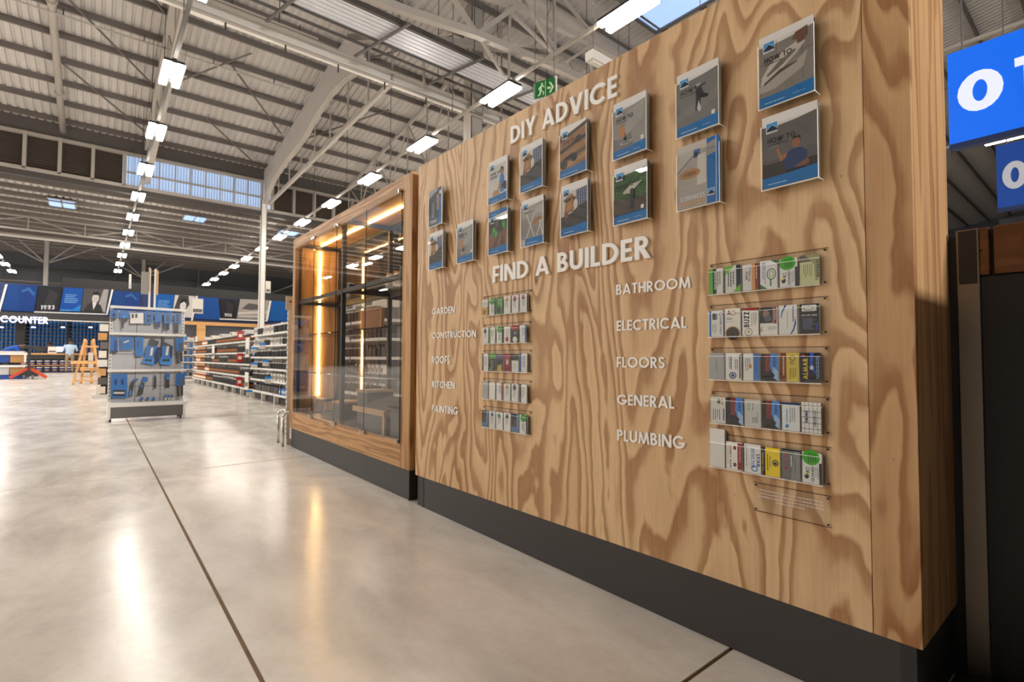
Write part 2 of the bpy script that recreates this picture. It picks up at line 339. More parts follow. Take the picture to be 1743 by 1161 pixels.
# ---------------------------------------------------------------- flat print on a thing's face: u to the right, v up, n towards the viewer
class Print:
    def __init__(s, O, U, V, Nn, step=.00012): s.O, s.U, s.V, s.N = Vector(O), Vector(U), Vector(V), Vector(Nn); s.k = 0; s.mb = MB(); s.st = step
    def poly(s, pts, col):
        s.k += 1; n = s.N*(s.k*s.st)
        s.mb.quadpts([s.O+s.U*p[0]+s.V*p[1]+n for p in pts], 0, col)
    def same(s, polys, col):
        s.k += 1; n = s.N*(s.k*s.st)
        for pts in polys: s.mb.quadpts([s.O+s.U*p[0]+s.V*p[1]+n for p in pts], 0, col)
    def rect(s, u0, v0, u1, v1, col): s.poly([(u0, v0), (u1, v0), (u1, v1), (u0, v1)], col)
    def ell(s, cx, cy, rx, ry, col, a0=0, a1=360, n=18):
        s.poly([(cx+rx*math.cos(math.radians(a0+(a1-a0)*i/n)), cy+ry*math.sin(math.radians(a0+(a1-a0)*i/n))) for i in range(n if a1-a0 == 360 else n+1)], col)
    def ring(s, cx, cy, rx, ry, wd, col, a0=0, a1=360): s.same(_arc(cx, cy, rx, ry, a0, a1, wd, 18), col)
    def text(s, txt, u, v, h, col, rot=0, width=None, G=GB):   # rot 0, 90 (reading upward), -90 (downward)
        lay, W = layout(txt, G=G); sx = h if width is None else width/W; ps = []
        for ch, x, polys, _ in lay:
            for p in polys:
                q = []
                for a, b in p:
                    a2, b2 = (x+a)*sx, b*h
                    if rot == 90: a2, b2 = -b2, a2
                    elif rot == -90: a2, b2 = b2, -a2
                    q.append((u+a2, v+b2))
                ps.append(q)
        s.same(ps, col)
    def lines(s, u, v, wd, n, pitch, th, col, rot=0, ragged=.35):
        ps = []
        for i in range(n):
            L = wd*(1-ragged*random.random()); x = 0
            while x < L:
                e = min(L, x+random.uniform(.08, .2)*wd)
                a, b = (x, -i*pitch), (e, -i*pitch-th)
                if rot == 0: ps.append([(u+a[0], v+b[1]), (u+b[0], v+b[1]), (u+b[0], v+a[1]), (u+a[0], v+a[1])])
                else: ps.append([(u+i*pitch, v-a[0]), (u+i*pitch, v-b[0]), (u+i*pitch+th, v-b[0]), (u+i*pitch+th, v-a[0])])
                x = e+.025*wd
        s.same(ps, col)
    def into(s, name, parent): return s.mb.build(name, 'print', parent)

# ================================================================ THE SETTING
# floor: concrete slabs between sawn joints over a recessed joint bed
fl = MB().box(-26, -24, -.30, 64, 62, -.006).build('floor', 'joint'); tag(fl, 'pale polished concrete floor cut into large square slabs', kind='structure')
sm = MB().box(.0065, .0065, -.0055, 3.8935, 3.8935, 0).build('concrete_slab', 'concrete', fl, loc=(0, 0, 0)); slab0 = sm.data
first = True
for i in range(-6, 16):
    for j in range(-6, 16):
        o = sm if first else sm.copy()
        if not first: COL.objects.link(o); o.parent = fl
        o.location = (.378+3.9*i, .803+3.92*j, 0); o.scale = (1, 3.92/3.9, 1); first = False
E = 10.55; TS = .151                        # eave height at Y=28 and roof slope
def zr(Y): return E+TS*(28-Y) if Y >= 2 else E+TS*26-TS*(2-Y)
def corr(name, x0, x1, y0, z0, y1, z1, p=.25, h=.045, parent=None, ymat='roof_sheet', loc=None):
    mb = MB(); x = x0; prof = []
    while x < x1:
        prof += [(x, 0), (x+p*.55, 0), (x+p*.65, h), (x+p*.90, h)]; x += p
    for (a, ha), (b, hb) in zip(prof, prof[1:]): mb.quadpts([(a, y0, z0+ha), (b, y0, z0+hb), (b, y1, z1+hb), (a, y1, z1+ha)])
    return mb.build(name, ymat, parent)
ceil = corr('ceiling', -26, 62, 2, zr(2), 28.3, zr(28.3)); tag(ceil, 'ribbed pale roof sheeting sloping down to the high window band', kind='structure')
corr('roof_sheet', -26, 62, -24, zr(-24), 2, zr(2), parent=ceil)
corr('roof_sheet', -26, 62, 28.1, 8.32, 43.2, 8.32, parent=ceil)
corr('roof_sheet', -26, 62, 43, 9.75, 60.2, 9.75, parent=ceil)
MB().box(-26, 43, 8.3, 62, 43.1, 9.8).build('roof_step', 'white_paint', ceil)
pl = MB().box(-26, -.04, -.2, 62, .04, 0).build('purlin', 'purlin', ceil, loc=(0, 0, 0))
ys = [(27.5-1.40*k, zr(27.5-1.40*k)-.01) for k in range(34)] + [(29+1.38*k, 8.31) for k in range(10)] + [(44.2+1.6*k, 9.74) for k in range(10)]
for i, (Y, z) in enumerate(ys):
    o = pl if i == 0 else pl.copy()
    if i: COL.objects.link(o); o.parent = ceil
    o.location = (0, Y, z)
wf = MB().box(-26, 60, 0, 62, 60.3, 10).build('wall_far', 'cladding'); tag(wf, kind='structure')
g = MB(); [g.box(-20+.3*k, 59.96, 0, -19.9+.3*k, 60.01, 9.8) for k in range(270)]; g = g.build('cladding_rib', 'cladding', wf); g['kind'] = 'stuff'
for z in (8.3, 7.2): MB().box(-20, 59.7, z, 62, 59.9, z+.16).build('wall_girt', 'dark_steel' if z > 8 else 'purlin', wf)
wl = MB().box(-26.3, -24, 0, -26, 60, 15).build('wall_left', 'white_paint'); tag(wl, kind='structure')
wb = MB().box(-26, -24.3, 0, 62, -24, 15).build('wall_back', 'white_paint'); tag(wb, kind='structure')
wr = MB().box(62, -24, 0, 62.3, 60, 15).build('wall_right', 'cladding'); tag(wr, kind='structure')
# high window band at Y = 28
band = thing('window_1', 'high band of dark louvres and blue translucent panes under the roof edge', None, (0, 28, 8.3), kind='structure'); band['kind'] = 'structure'
MB().box(-26, 27.95, 8.12, 62, 28.25, 8.34).build('window_sill', 'dark_steel', band)
MB().box(-26, 27.9, 8.34, 62, 28.1, 8.48).build('window_rail', 'structure_paint', band)
MB().box(-26, 27.93, 9.80, 62, 28.1, 9.93).build('window_rail', 'structure_paint', band)
MB().box(-26, 28.05, 9.93, 62, 28.2, 10.6).build('window_head', 'mid_grey', band)
lv = MB()
for k in range(13): lv.bar((0, 28.12, 8.55+.105*k), (.96, 28.12, 8.55+.105*k), .012, .10, 0, up=(0, .5, 1))
lv.box(0, 28.2, 8.45, .96, 28.24, 9.9)
lou = lv.build('louvre_panel', 'louvre', band, loc=(0, 28, 8.3)); lou.location = (-.21, 0, 0)
mul = MB().box(-.06, 27.9, 8.4, .06, 28.12, 9.93).build('mullion', 'structure_paint', band, loc=(0, 28, 8.3)); mul.location = (.82, 0, 0)
def cp(o, x):
    c = o.copy(); COL.objects.link(c); c.parent = o.parent; c.location = (x, o.location.y, o.location.z); return c
for x in [-.21-1.06*k for k in range(1, 6)]+[6.96+1.06*k for k in range(12)]: cp(lou, x)
for x in [-.26-1.06*k for k in range(6)]+[6.4]+[6.9+1.06*k for k in range(12)]: cp(mul, x)
pane = MB().box(0, 28.08, 8.46, .56, 28.12, 9.80).build('window_pane', 'daylight_panel', band, loc=(0, 28, 8.3)); pane.location = (.90, 0, 0)
for k in range(1, 9): cp(pane, .90+.612*k)
g = MB()
for k in range(9):
    g.box(.885+.612*k+.565, 28.0, 8.46, .93+.612*k+.565, 28.1, 9.80)
g.build('glazing_bar', 'structure_paint', band)
MB().box(.9, 27.98, 9.03, 6.4, 28.08, 9.10).build('transom', 'structure_paint', band)
g = MB(); [g.box(.95+.115*k, 28.06, 8.47, .965+.115*k, 28.085, 9.79) for k in range(47)]; g.build('pane_rib', 'cladding', band)['kind'] = 'stuff'

# columns and steelwork
def column(x, y, z1, wd, label, name='steel_column', m='structure_paint'):
    t = thing(name, label, 'column', (x, y, 0))
    mb = MB().box(x-wd/2, y-wd/2, 0, x-wd/2+.02, y+wd/2, z1).box(x+wd/2-.02, y-wd/2, 0, x+wd/2, y+wd/2, z1).box(x-wd/2, y-.01, 0, x+wd/2, y+.01, z1)
    mb.box(x-wd/2, y-wd/2, 0, x+wd/2, y-wd/2+.02, z1)
    mb.build('shaft', m, t); MB().box(x-wd*.8, y-wd*.8, 0, x+wd*.8, y+wd*.8, .03).build('base_plate', m, t)
    return t
column(6.5, 28, 8.9, .26, 'slender white steel column rising behind the right-hand aisle shelving', m='white_steel')
column(9.55, 13.75, 14, .46, 'broad grey steel column rising behind the plywood board', m='structure_paint')
column(-3.0, 52, 9.7, .3, 'far column left of the blue counter wall'); column(3.2, 56, 9.7, .3, 'far column above the middle of the picture banners')
column(13.2, 45, 9.7, .3, 'far column behind the right-hand banner')
# curved haunch of the portal frame (plane X = 6.45)
hb = thing('portal_haunch', 'wide curved steel haunch sweeping up from the white column to the roof', 'steel frame', (6.45, 28, 8.7))
low = [onx(x, y, 6.45) for x, y in ((450, 347), (458, 325), (470, 300), (484, 280), (500, 259), (520, 233), (540, 196), (562, 163), (584, 139), (604, 126), (622, 121))]
up = [Vector((6.45, Y, zr(Y)-.22)) for Y in (low[-1].y, 17, 20, 23, 26, 27.85)]
poly = low+up
hm = MB().prism([(6.44, p.y, p.z) for p in poly], (.04, 0, 0)).build('web_plate', 'roof_sheet', hb)
fm = MB(); [fm.bar((6.46, a.y, a.z), (6.46, b.y, b.z), .22, .02) for a, b in zip(low, low[1:])]; fm.build('flange', 'structure_paint', hb)
def truss(name, label, A, B, topfn, n, parent_group=None, ch=.09, wb=.045, m='structure_paint', diag=True):
    A, B = Vector(A), Vector(B); t = thing(name, label, 'truss', tuple(A), group=parent_group)
    MB().bar(A, B, ch, ch*1.2).build('bottom_chord', m, t)
    P = [A.lerp(B, i/n) for i in range(n+1)]; T = [Vector((p.x, p.y, topfn(p))) for p in P]
    tc = MB(); [tc.bar(a, b, ch*1.2, ch*1.6) for a, b in zip(T, T[1:])]; tc.build('top_chord', m, t)
    for i in range(n+1):
        if (T[i]-P[i]).length > .15: MB().bar(P[i], T[i], wb, wb).build('post', m, t)
        if diag and i < n: MB().bar(*((P[i], T[i+1]) if i % 2 else (T[i], P[i+1])), wb, wb).build('brace', m, t)
    return t
rf = lambda p: zr(p.y)-.25
truss('roof_truss', 'roof truss along the left row of lights', (1.62, 27.9, 8.75), (1.62, 8, 11.0), rf, 10, ch=.20)
truss('roof_truss', 'roof truss meeting the top of the white column', (6.6, 27.4, 8.62), (6.6, 13.7, 9.05), rf, 8, diag=False, ch=.12)
truss('roof_truss', 'roof truss right of the white column behind the display cabinet', (10.7, 27.4, 8.9), (10.7, 13.7, 9.2), rf, 8)
truss('roof_truss', 'low truss under the far roof seen between the rows of lights', (-12, 36.5, 7.5), (20, 36.5, 7.5), lambda p: 8.2, 14, ch=.07)
for x0, lab in ((-3.0, 'fan of thin struts on the far left column'), (3.2, 'fan of thin struts on the far middle column'), (13.2, 'fan of thin struts on the far right column')):
    yy = {-3.0: 52, 3.2: 56, 13.2: 45}[x0]
    t = thing('column_strut_fan', lab, 'brace', (x0, yy, 8.6))
    for dx in (-3, -1.6, 1.6, 3): MB().bar((x0, yy, 7.9), (x0+dx, yy, 9.55), .07, .07).build('strut', 'structure_paint', t)
t = thing('roof_pipe', 'round white pipe running under the sloping roof at far left', 'pipe', (-1.25, 26, 9.9))
MB().tube((-1.25, 27.9, zr(27.9)-.35), (-1.25, 6, zr(6)-.35), .11, 12).build('pipe_run', 'structure_paint', t, smooth=True)
for Y in (25, 20, 15): MB().tube((-1.25, Y-.04, zr(Y)-.35), (-1.25, Y+.04, zr(Y)-.35), .15, 12).build('pipe_clamp', 'structure_paint', t)
# white crane beam running across under the roof (Y = 13.75)
t = thing('crane_beam', 'long white steel beam crossing under the roof above the aisle', 'beam', (4, 13.75, 9.2))
b = MB(); b.box(-6, 13.6, 9.0, 40, 13.9, 9.03).box(-6, 13.6, 9.28, 40, 13.9, 9.31).box(-6, 13.74, 9.03, 40, 13.77, 9.28); b.build('i_beam', 'white_steel', t)
MB().tube((-6, 13.45, 8.85), (40, 13.45, 8.85), .045, 8).build('sprinkler_pipe', 'structure_paint', t)
MB().box(1.5, 13.6, 8.97, 2.2, 13.9, 8.999).build('splice_plate', 'white_steel', t)
for k in range(8): MB().tube((2.2+1.35*k, 13.45, 8.6), (2.2+1.35*k, 13.45, 8.85), .022, 6).build('sprinkler_head', 'dark_steel', t)
for k in range(2):
    Y = 17.3+3.1*k; s = thing('sprinkler_line', ('thin sprinkler pipe under the roof, nearest the white crossing beam', 'thin sprinkler pipe under the roof, nearest the high window band')[k], 'pipe', (2, Y, zr(Y)-.45))
    MB().tube((-8, Y, zr(Y)-.45), (5.6, Y, zr(Y)-.45), .03, 6).build('pipe_run', 'structure_paint', s)
    for q in range(6): MB().tube((-5+2*q, Y, zr(Y)-.45), (-5+2*q, Y, zr(Y)-.22), .018, 5).build('drop_rod', 'dark_steel', s)
for k, (xa, ya, xb, yb) in enumerate(((-1.1, 15.3, 1.4, 19), (-1.1, 19.6, 1.4, 23), (-1.1, 23.3, 1.4, 26.6), (1.9, 18.6, 4.2, 15), (1.9, 22.8, 4.0, 19.5), (3.6, 20.5, 6.2, 24), (3.3, 24.3, 6.2, 27.6), (7.2, 18, 9.5, 15), (7.2, 24, 9.5, 20))):
    MB().tube((xa, ya, zr(ya)-.22), (xb, yb, zr(yb)-.22), .035, 6).build('wind_brace', 'purlin', ceil)
# galvanised duct / cable tray (Y 11.4 - 12.35)
t = thing('galvanised_tray', 'wide corrugated galvanised tray hung across under the roof', 'tray', (7, 11.9, 9.2))
mb = MB()
for k in range(6): y0 = 11.42+.15*k; mb.quadpts([(-4, y0, 9.2), (30, y0, 9.2), (30, y0+.12, 9.2), (-4, y0+.12, 9.2)]); mb.quadpts([(-4, y0+.12, 9.2), (30, y0+.12, 9.2), (30, y0+.135, 9.26), (-4, y0+.135, 9.26)]); mb.quadpts([(-4, y0+.135, 9.26), (30, y0+.135, 9.26), (30, y0+.15, 9.2), (-4, y0+.15, 9.2)])
mb.build('corrugated_sheet', 'galvanised', t)
MB().box(-4, 11.33, 9.16, 30, 11.42, 9.3).build('side_rail', 'dark_steel', t); MB().box(-4, 12.32, 9.16, 30, 12.38, 9.24).build('side_rail', 'dark_steel', t)
MB().tube((-4, 12.75, 9.18), (30, 12.75, 9.18), .04, 6).build('cable_rail', 'dark_steel', t)
for k in range(7):
    x = 3.3+2.25*k; MB().bar((x+.25, 11.1, 9.13), (x-.25, 13.3, 9.13), .07, .05).build('cross_bracket', 'mid_grey', t)
    for yy in (11.2, 13.1): MB().tube((x, yy, 9.1), (x, yy, zr(yy)-.1), .012, 5).build('hanger_rod', 'dark_steel', t)
# big truss in the plane Y = 9.6 above the plywood board
t = thing('main_truss', 'heavy roof truss with crossing braces above the plywood board', 'truss', (12, 9.6, 8.8))
def seg(par, name, pts, wd, Y, m='structure_paint'):
    for (x0, y0), (x1, y1) in zip(pts, pts[1:]): MB().bar(ony(x0, y0, Y), ony(x1, y1, Y), wd, wd).build(name, m, par)
seg(t, 'bottom_chord', [(560, -30), (700, 22), (810, 58), (930, 108), (1060, 165), (1200, 235)], .16, 9.6, 'structure_paint')
seg(t, 'top_chord', [(720, -40), (875, 8), (1000, 70), (1150, 150), (1260, 215)], .16, 9.8, 'structure_paint')
for a, b, wd in (((812, 58), (878, 12), .11), ((870, 22), (943, 92), .07), ((888, -10), (945, 88), .11), ((812, 58), (770, -5), .09), ((820, 70), (858, 130), .06), ((945, 90), (943, -10), .06), ((700, 22), (745, -30), .08), ((1010, 60), (960, 0), .07), ((1000, 72), (1010, 140), .06), ((868, 12), (866, 140), .05), ((965, 105), (1010, 75), .07)):
    seg(t, 'brace', [a, b], wd, 9.7)
t2 = thing('second_truss', 'curved lower beam of roof steel behind the exit sign', 'beam', (13, 12.2, 9.7))
seg(t2, 'beam_segment', [(590, 66), (700, 62), (780, 72), (860, 84), (950, 93), (1010, 118)], .17, 12.9)
for a, b in (((805, 52), (806, 190)), ((795, 50), (797, 120)), ((620, 0), (621, 100)), ((720, 55), (722, 150)), ((960, 90), (985, 140)), ((700, -10), (640, 90))): seg(t2, 'hanger', [a, b], .06, 13.2)
t3 = thing('ventilation_duct', 'round pale ventilation duct under the roof above the plywood board', 'duct', tuple(ony(900, 8, 10.6)))
MB().tube(ony(840, -35, 10.6), ony(1120, 135, 10.6), .26, 16).build('duct_run', 'structure_paint', t3, smooth=True)
a, b = ony(925, 22, 10.6), ony(932, 27, 10.6); MB().tube(a, b, .32, 16).build('duct_collar', 'structure_paint', t3)
sk = onz(1145, 18, zr(10)-.3)
t = thing('roof_skylight', 'blue daylight opening in the roof above the plywood board', 'skylight', (15.0, 9.95, zr(10)-.25)); t['kind'] = 'structure'
Z = zr(10)-.30
q = [onz(1095, 36, Z), onz(1106, 44, Z), onz(1232, -15, Z), onz(1160, -28, Z)]
xs = [p.x for p in q]; yy = [p.y for p in q]
MB().box(min(xs), min(yy), Z, max(xs), max(yy), Z+.03).build('skylight_pane', 'skylight', t)
f = MB(); x0, x1, y0, y1 = min(xs), max(xs), min(yy), max(yy)
f.box(x0-.12, y0-.12, Z-.06, x1+.12, y0, Z+.05).box(x0-.12, y1, Z-.06, x1+.12, y1+.12, Z+.05).box(x0-.12, y0, Z-.06, x0, y1, Z+.05).box(x1, y0, Z-.06, x1+.12, y1, Z+.05).build('skylight_frame', 'mid_grey', t)
for k, (cx, cy2) in enumerate(((105, 346), (331, 372), (492, 395))):
    p = onz(cx, cy2, 8.2); t = thing('roof_skylight', ('small blue skylight in the far roof at left', 'small blue skylight in the far roof left of the white column', 'small blue skylight in the far roof right of the white column')[k], 'skylight', (p.x, p.y, 8.2))
    for dx in (-.45, .05):
        for dy in (-.6, .1): MB().box(p.x+dx, p.y+dy, 8.16, p.x+dx+.42, p.y+dy+.6, 8.19).build('skylight_pane', 'skylight', t)
    MB().box(p.x-.5, p.y-.7, 8.2, p.x+.55, p.y+.8, 8.23).build('skylight_frame', 'structure_paint', t)
for k, (xa, xb) in enumerate(((-9, -1.3), (5.2, 20))):
    t = thing('ridge_light', ('blue strip of daylight in the far roof at left', 'pale strip of daylight in the far roof behind the white column')[k], 'skylight', (xa, 49.5, 9.6))
    MB().box(xa, 48.6, 9.6, xb, 49.8, 9.63).build('daylight_strip', 'skylight' if k == 0 else 'daylight_panel', t); MB().box(xa-.1, 48.5, 9.63, xb+.1, 49.9, 9.68).build('strip_frame', 'structure_paint', t)
t = thing('valley_beam', 'pale beam crossing at the near edge of the far roof', 'beam', (0, 41.8, 8.1)); MB().box(-26, 41.7, 8.05, 40, 41.95, 8.25).build('beam_run', 'structure_paint', t)
MB().box(-26, 40.6, 7.75, 40, 40.75, 7.85).build('lower_rail', 'white_steel', t)

# ================================================================ LIGHT FITTINGS (rows of twin tubes hung at 7.7 m)
def fitting(x, y, label, group):
    t = thing('strip_light', label, 'ceiling light', (x, y, 7.72), group=group)
    MB().box(x-.205, y-.605, 7.7405, x+.205, y+.605, 7.80).build('housing', 'black', t)
    for s in (-1, 1): MB().box(x+s*.135-.080, y-.6, 7.67, x+s*.135+.080, y+.6, 7.74).build('tube', 'tube_glow', t, bevel=.015)
    MB().box(x-.05, y-.3, 7.80, x+.05, y+.3, 7.8195).build('mounting_clip', 'dark_steel', t)
    return t
f0 = fitting(0, 0, 'x', 'x')
rows = ((1.27, 2.4+4.06*2, 11, 'twin-tube light of the left row over the open aisle', 'strip lights over the open aisle'),
        (7.95, 2.1+4.06*1, 13, 'twin-tube light of the long row behind the board and cabinet', 'strip lights in the row behind the board'),
        (-5.3, 48.8, 3, 'distant strip light at far left', 'distant strip lights at far left'),
        (14.6, 8.1, 10, 'twin-tube light of the third row past the cabinet top', 'strip lights of the third row'),
        (21.4, 2.2, 5, 'strip light right of the plywood board under the blue signs', 'strip lights right of the board'))
first = True
ORD = ('first', 'second', 'third', 'fourth', 'fifth', 'sixth', 'seventh', 'eighth', 'ninth', 'tenth', 'eleventh', 'twelfth', 'thirteenth')
for x, y0, n, lab, grp in rows:
    for k in range(n):
        loc = (x, y0+4.06*k, 7.72); lb = ORD[k]+' nearest '+lab
        if first: f0.location = loc; f0['label'] = lb; f0['group'] = grp; first = False
        else: dup(f0, loc, lb, grp)
for x, lab in ((1.27, 'thin conduit carrying the left row of lights'), (7.95, 'thin conduit carrying the row of lights behind the board'), (14.6, 'thin conduit carrying the third row of lights'), (-5.3, 'thin conduit carrying the distant lights at far left'), (21.4, 'thin conduit carrying the lights right of the board')):
    t = thing('light_conduit', lab, 'conduit', (x, 30, 8.05)); MB().box(x-.04, -3, 7.82, x+.04, 59, 7.89).build('channel', 'mid_grey' if x < 5 else 'structure_paint', t)
    for k in range(12): MB().tube((x, 4.4+4.06*k, 7.9), (x, 4.4+4.06*k, (zr(4.4+4.06*k) if k < 6 else 8.3)), .01, 5).build('hanger_wire', 'dark_steel', t)

# ================================================================ PLYWOOD ADVICE BOARD
D = 1.53
board = thing('advice_board', 'tall freestanding plywood board with white lettering on a charcoal plinth', 'display board', (1.7, 1.55, 0))
YL, YS, YR = 2.79, .430, .331
def zt(y): return 2.036+(2.073-2.036)*(y-YR)/(YL-YR)
def zb(y): return .201-(.201-.176)*(y-YR)/(YL-YR)
def panel(name, ya, yb, m, x0=D, x1=D+.018, ins=0):
    return MB().prism([(x1, ya, zb(ya)+ins), (x1, ya, zt(ya)-ins), (x1, yb, zt(yb)-ins), (x1, yb, zb(yb)+ins)], (x0-x1, 0, 0)).build(name, m, board, bevel=.0012)
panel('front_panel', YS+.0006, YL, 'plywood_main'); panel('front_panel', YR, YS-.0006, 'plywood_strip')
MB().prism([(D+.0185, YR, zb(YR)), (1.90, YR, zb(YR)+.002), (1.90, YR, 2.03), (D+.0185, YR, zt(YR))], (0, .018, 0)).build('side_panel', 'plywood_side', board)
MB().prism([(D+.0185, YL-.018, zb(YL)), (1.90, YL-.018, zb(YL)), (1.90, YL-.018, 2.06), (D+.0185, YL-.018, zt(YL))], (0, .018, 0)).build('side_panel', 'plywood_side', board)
MB().box(1.885, YR+.019, .2, 1.90, YL-.019, 2.03).build('back_panel', 'plywood_side', board)
MB().box(D+.019, YR+.019, 2.00, 1.884, YL-.019, 2.018).build('top_panel', 'plywood_side', board)
MB().box(D+.004, YR+.012, 0, 1.90, YL-.06, .1995).build('plinth', 'charcoal', board, bevel=.002)
MB().box(D+.0075, YL-.0598, .0, 1.87, YL-.02, .176).build('plinth_corner', 'off_black', board)
MB().box(D+.0025, YL-.10, .0, D+.0039, YL-.075, .175).build('plinth_trim', 'off_black', board)
MB().box(D+.0025, YR+.0125, .0, D+.0039, YR+.045, .196).build('plinth_trim', 'off_black', board)

# ---- raised white lettering
GBOLD = glyphs(.185)
def lettering(txt, p_bl, p_tl, p_br, p_tr, label, depth=.007):
    a, b, c, d = [onx(*p, D) for p in (p_bl, p_tl, p_br, p_tr)]
    t = thing('wall_lettering', label, 'lettering', (D, (a.y+c.y)/2, (a.z+c.z)/2), group='raised white words on the plywood board')
    lay, W = layout(txt, gap=.10, space=.36, G=GB if depth > .008 else GBOLD); y0 = (a.y+b.y)/2; L = y0-(c.y+d.y)/2; sx = L/W
    for ch, x, polys, wd in lay:
        mb = MB()
        for k, p in enumerate(polys):
            q = []
            for u, v in p:
                yy = y0-(x+u)*sx; f = (y0-yy)/L; z0 = a.z+(c.z-a.z)*f; z1 = b.z+(d.z-b.z)*f
                q.append((D-.0004, yy, z0+(z1-z0)*v))
            mb.prism(q, (-depth-.00002*k, 0, 0))
        mb.build('letter', 'letter_white', t)
def cv(s, ox, oy, *pts): return [(x/s+ox, y/s+oy) for x, y in pts]
lettering('DIY ADVICE', *cv(3.961, 800, 0, (285, 975), (285, 862), (1002, 650), (1002, 505)), 'large raised white words DIY ADVICE near the top of the plywood board', .010)
lettering('FIND A BUILDER', *cv(2.902, 720, 380, (352, 295), (352, 215), (1130, 172), (1130, 57)), 'large raised white words FIND A BUILDER across the middle of the board', .010)
for txt, q in (('GARDEN', ((47, 452), (47, 422), (160, 445), (160, 408))), ('CONSTRUCTION', ((47, 570), (47, 540), (265, 563), (265, 527))), ('ROOFS', ((47, 693), (47, 657), (136, 693), (136, 655))),
    ('KITCHEN', ((47, 812), (47, 778), (160, 818), (160, 783))), ('PAINTING', ((47, 930), (47, 897), (176, 948), (176, 908))), ('BATHROOM', ((957, 355), (957, 305), (1325, 318), (1325, 262))),
    ('ELECTRICAL', ((960, 533), (960, 482), (1305, 518), (1305, 460))), ('FLOORS', ((960, 712), (960, 660), (1197, 717), (1197, 660))), ('GENERAL', ((963, 895), (963, 845), (1245, 917), (1245, 855))),
    ('PLUMBING', ((962, 1072), (962, 1018), (1297, 1118), (1297, 1052)))):
    lettering(txt, *cv(2.902, 720, 380, *q), 'small raised white word %s beside the card racks' % txt, .0035)

# ---- brochure covers (u, v in units of the cover: width 1, height 1.40)
BL, DB, WH, GY = (0, 108, 180), (22, 34, 60), (222, 220, 218), (128, 126, 126)
def logo(p, u, v, s=.2):
    p.rect(u, v, u+s*1.1, v+s, (236, 238, 240)); p.rect(u+.008, v+s*.22, u+s*1.1-.008, v+s-.006, (60, 150, 214))
    p.poly([(u+.01, v+s*.28), (u+s*.55, v+s*.72), (u+s*1.09, v+s*.30), (u+s*1.09, v+s*.18), (u+.01, v+s*.18)], (14, 26, 56))
    p.same([[(u+.01, v+s*.42+k), (u+s*.55, v+s*.86+k), (u+s*1.09, v+s*.44+k), (u+s*1.09, v+s*.38+k), (u+s*.55, v+s*.80+k), (u+.01, v+s*.36+k)] for k in (0,)], (150, 205, 240))
    p.text('CHAMBERLAIN', u+.012, v+s*.05, s*.13, (30, 44, 84), width=s*1.05, G=GT)
def base(p, bg, top=True, bot=True, bv=.20):
    p.rect(0, 0, 1, 1.4, bg)
    if top: p.poly([(0, 1.4), (0, 1.20), (.3, 1.17), (.65, 1.19), (1, 1.24), (1, 1.4)], WH)
    if bot:
        p.poly([(0, 0), (1, 0), (1, bv+.05), (.5, bv+.01), (0, bv)], BL); p.lines(.10, .075, .5, 1, .03, .014, (190, 215, 235)); p.lines(.62, .09, .25, 1, .03, .010, (150, 190, 225))
def howto(p, v=.90, col=(34, 32, 34), n=1):
    p.text('HOW TO', .10, v, .10, col, width=.52); p.lines(.10, v-.03, .44, n, .03, .016, col)
def art_bath(p): 
    base(p, (148, 144, 142)); p.poly([(0, .2), (.62, .2), (.55, .55), (.25, .45), (0, .5)], (120, 116, 115)); p.poly([(.35, .5), (.9, .75), (.95, 1.2), (.45, 1.1)], (160, 157, 154))
    p.rect(.18, .50, .36, .76, (190, 128, 74)); p.rect(.20, .74, .34, .79, (172, 112, 64)); p.rect(.33, .38, .42, .47, (28, 24, 26)); p.rect(.36, .44, .385, .58, (28, 24, 26)); p.ell(.40, .33, .2, .045, (176, 174, 172)); p.ell(.40, .335, .14, .026, (110, 106, 106)); p.rect(.84, .26, .93, .36, (220, 220, 222)); logo(p, .08, 1.06); howto(p)
def art_plaid(p):
    base(p, (206, 200, 196)); p.poly([(.10, .55), (.2, 1.05), (.42, 1.12), (.55, .95), (.48, .62), (.25, .58)], (156, 104, 58)); p.poly([(.22, .66), (.45, .75), (.40, .98), (.25, .9)], (178, 124, 76))
    p.poly([(.55, .72), (.58, 1.17), (1, 1.2), (1, .75), (.75, .68)], (64, 74, 108))
    for k in range(5): p.rect(.60+.085*k, .72, .625+.085*k, 1.17, (150, 156, 178)); 
    for k in range(5): p.rect(.57, .76+.09*k, 1, .778+.09*k, (120, 128, 156))
    p.poly([(0, .2), (1, .22), (1, .80), (.72, .74), (.4, .58), (0, .52)], (58, 52, 50)); p.ell(.2, .55, .07, .1, (120, 78, 46)); p.ell(.56, .8, .08, .13, (214, 206, 200)); logo(p, .08, 1.06); p.text('HOW TO', .12, .92, .09, (40, 36, 36), width=.45)
    p.poly([(0, 0), (1, 0), (1, .25), (.5, .21), (0, .2)], BL); p.lines(.10, .075, .5, 1, .03, .014, (190, 215, 235))
def art_woman(p):
    base(p, (206, 204, 204)); p.ell(.72, .98, .10, .12, (60, 40, 32)); p.ell(.71, .94, .07, .09, (160, 108, 82)); p.poly([(.58, .60), (.62, .84), (.80, .86), (.86, .62), (.80, .45), (.62, .48)], (60, 116, 186)); p.poly([(.60, .62), (.52, .42), (.42, .34), (.46, .30), (.66, .42), (.70, .60)], (168, 116, 88))
    p.poly([(.62, .36), (.98, .30), (1, .55), (.85, .60), (.72, .50)], (34, 46, 86)); p.poly([(.20, .22), (.30, .40), (.55, .38), (.62, .22)], (180, 140, 92)); p.ell(.74, .32, .13, .06, (58, 128, 206)); logo(p, .08, 1.06); howto(p, n=3)
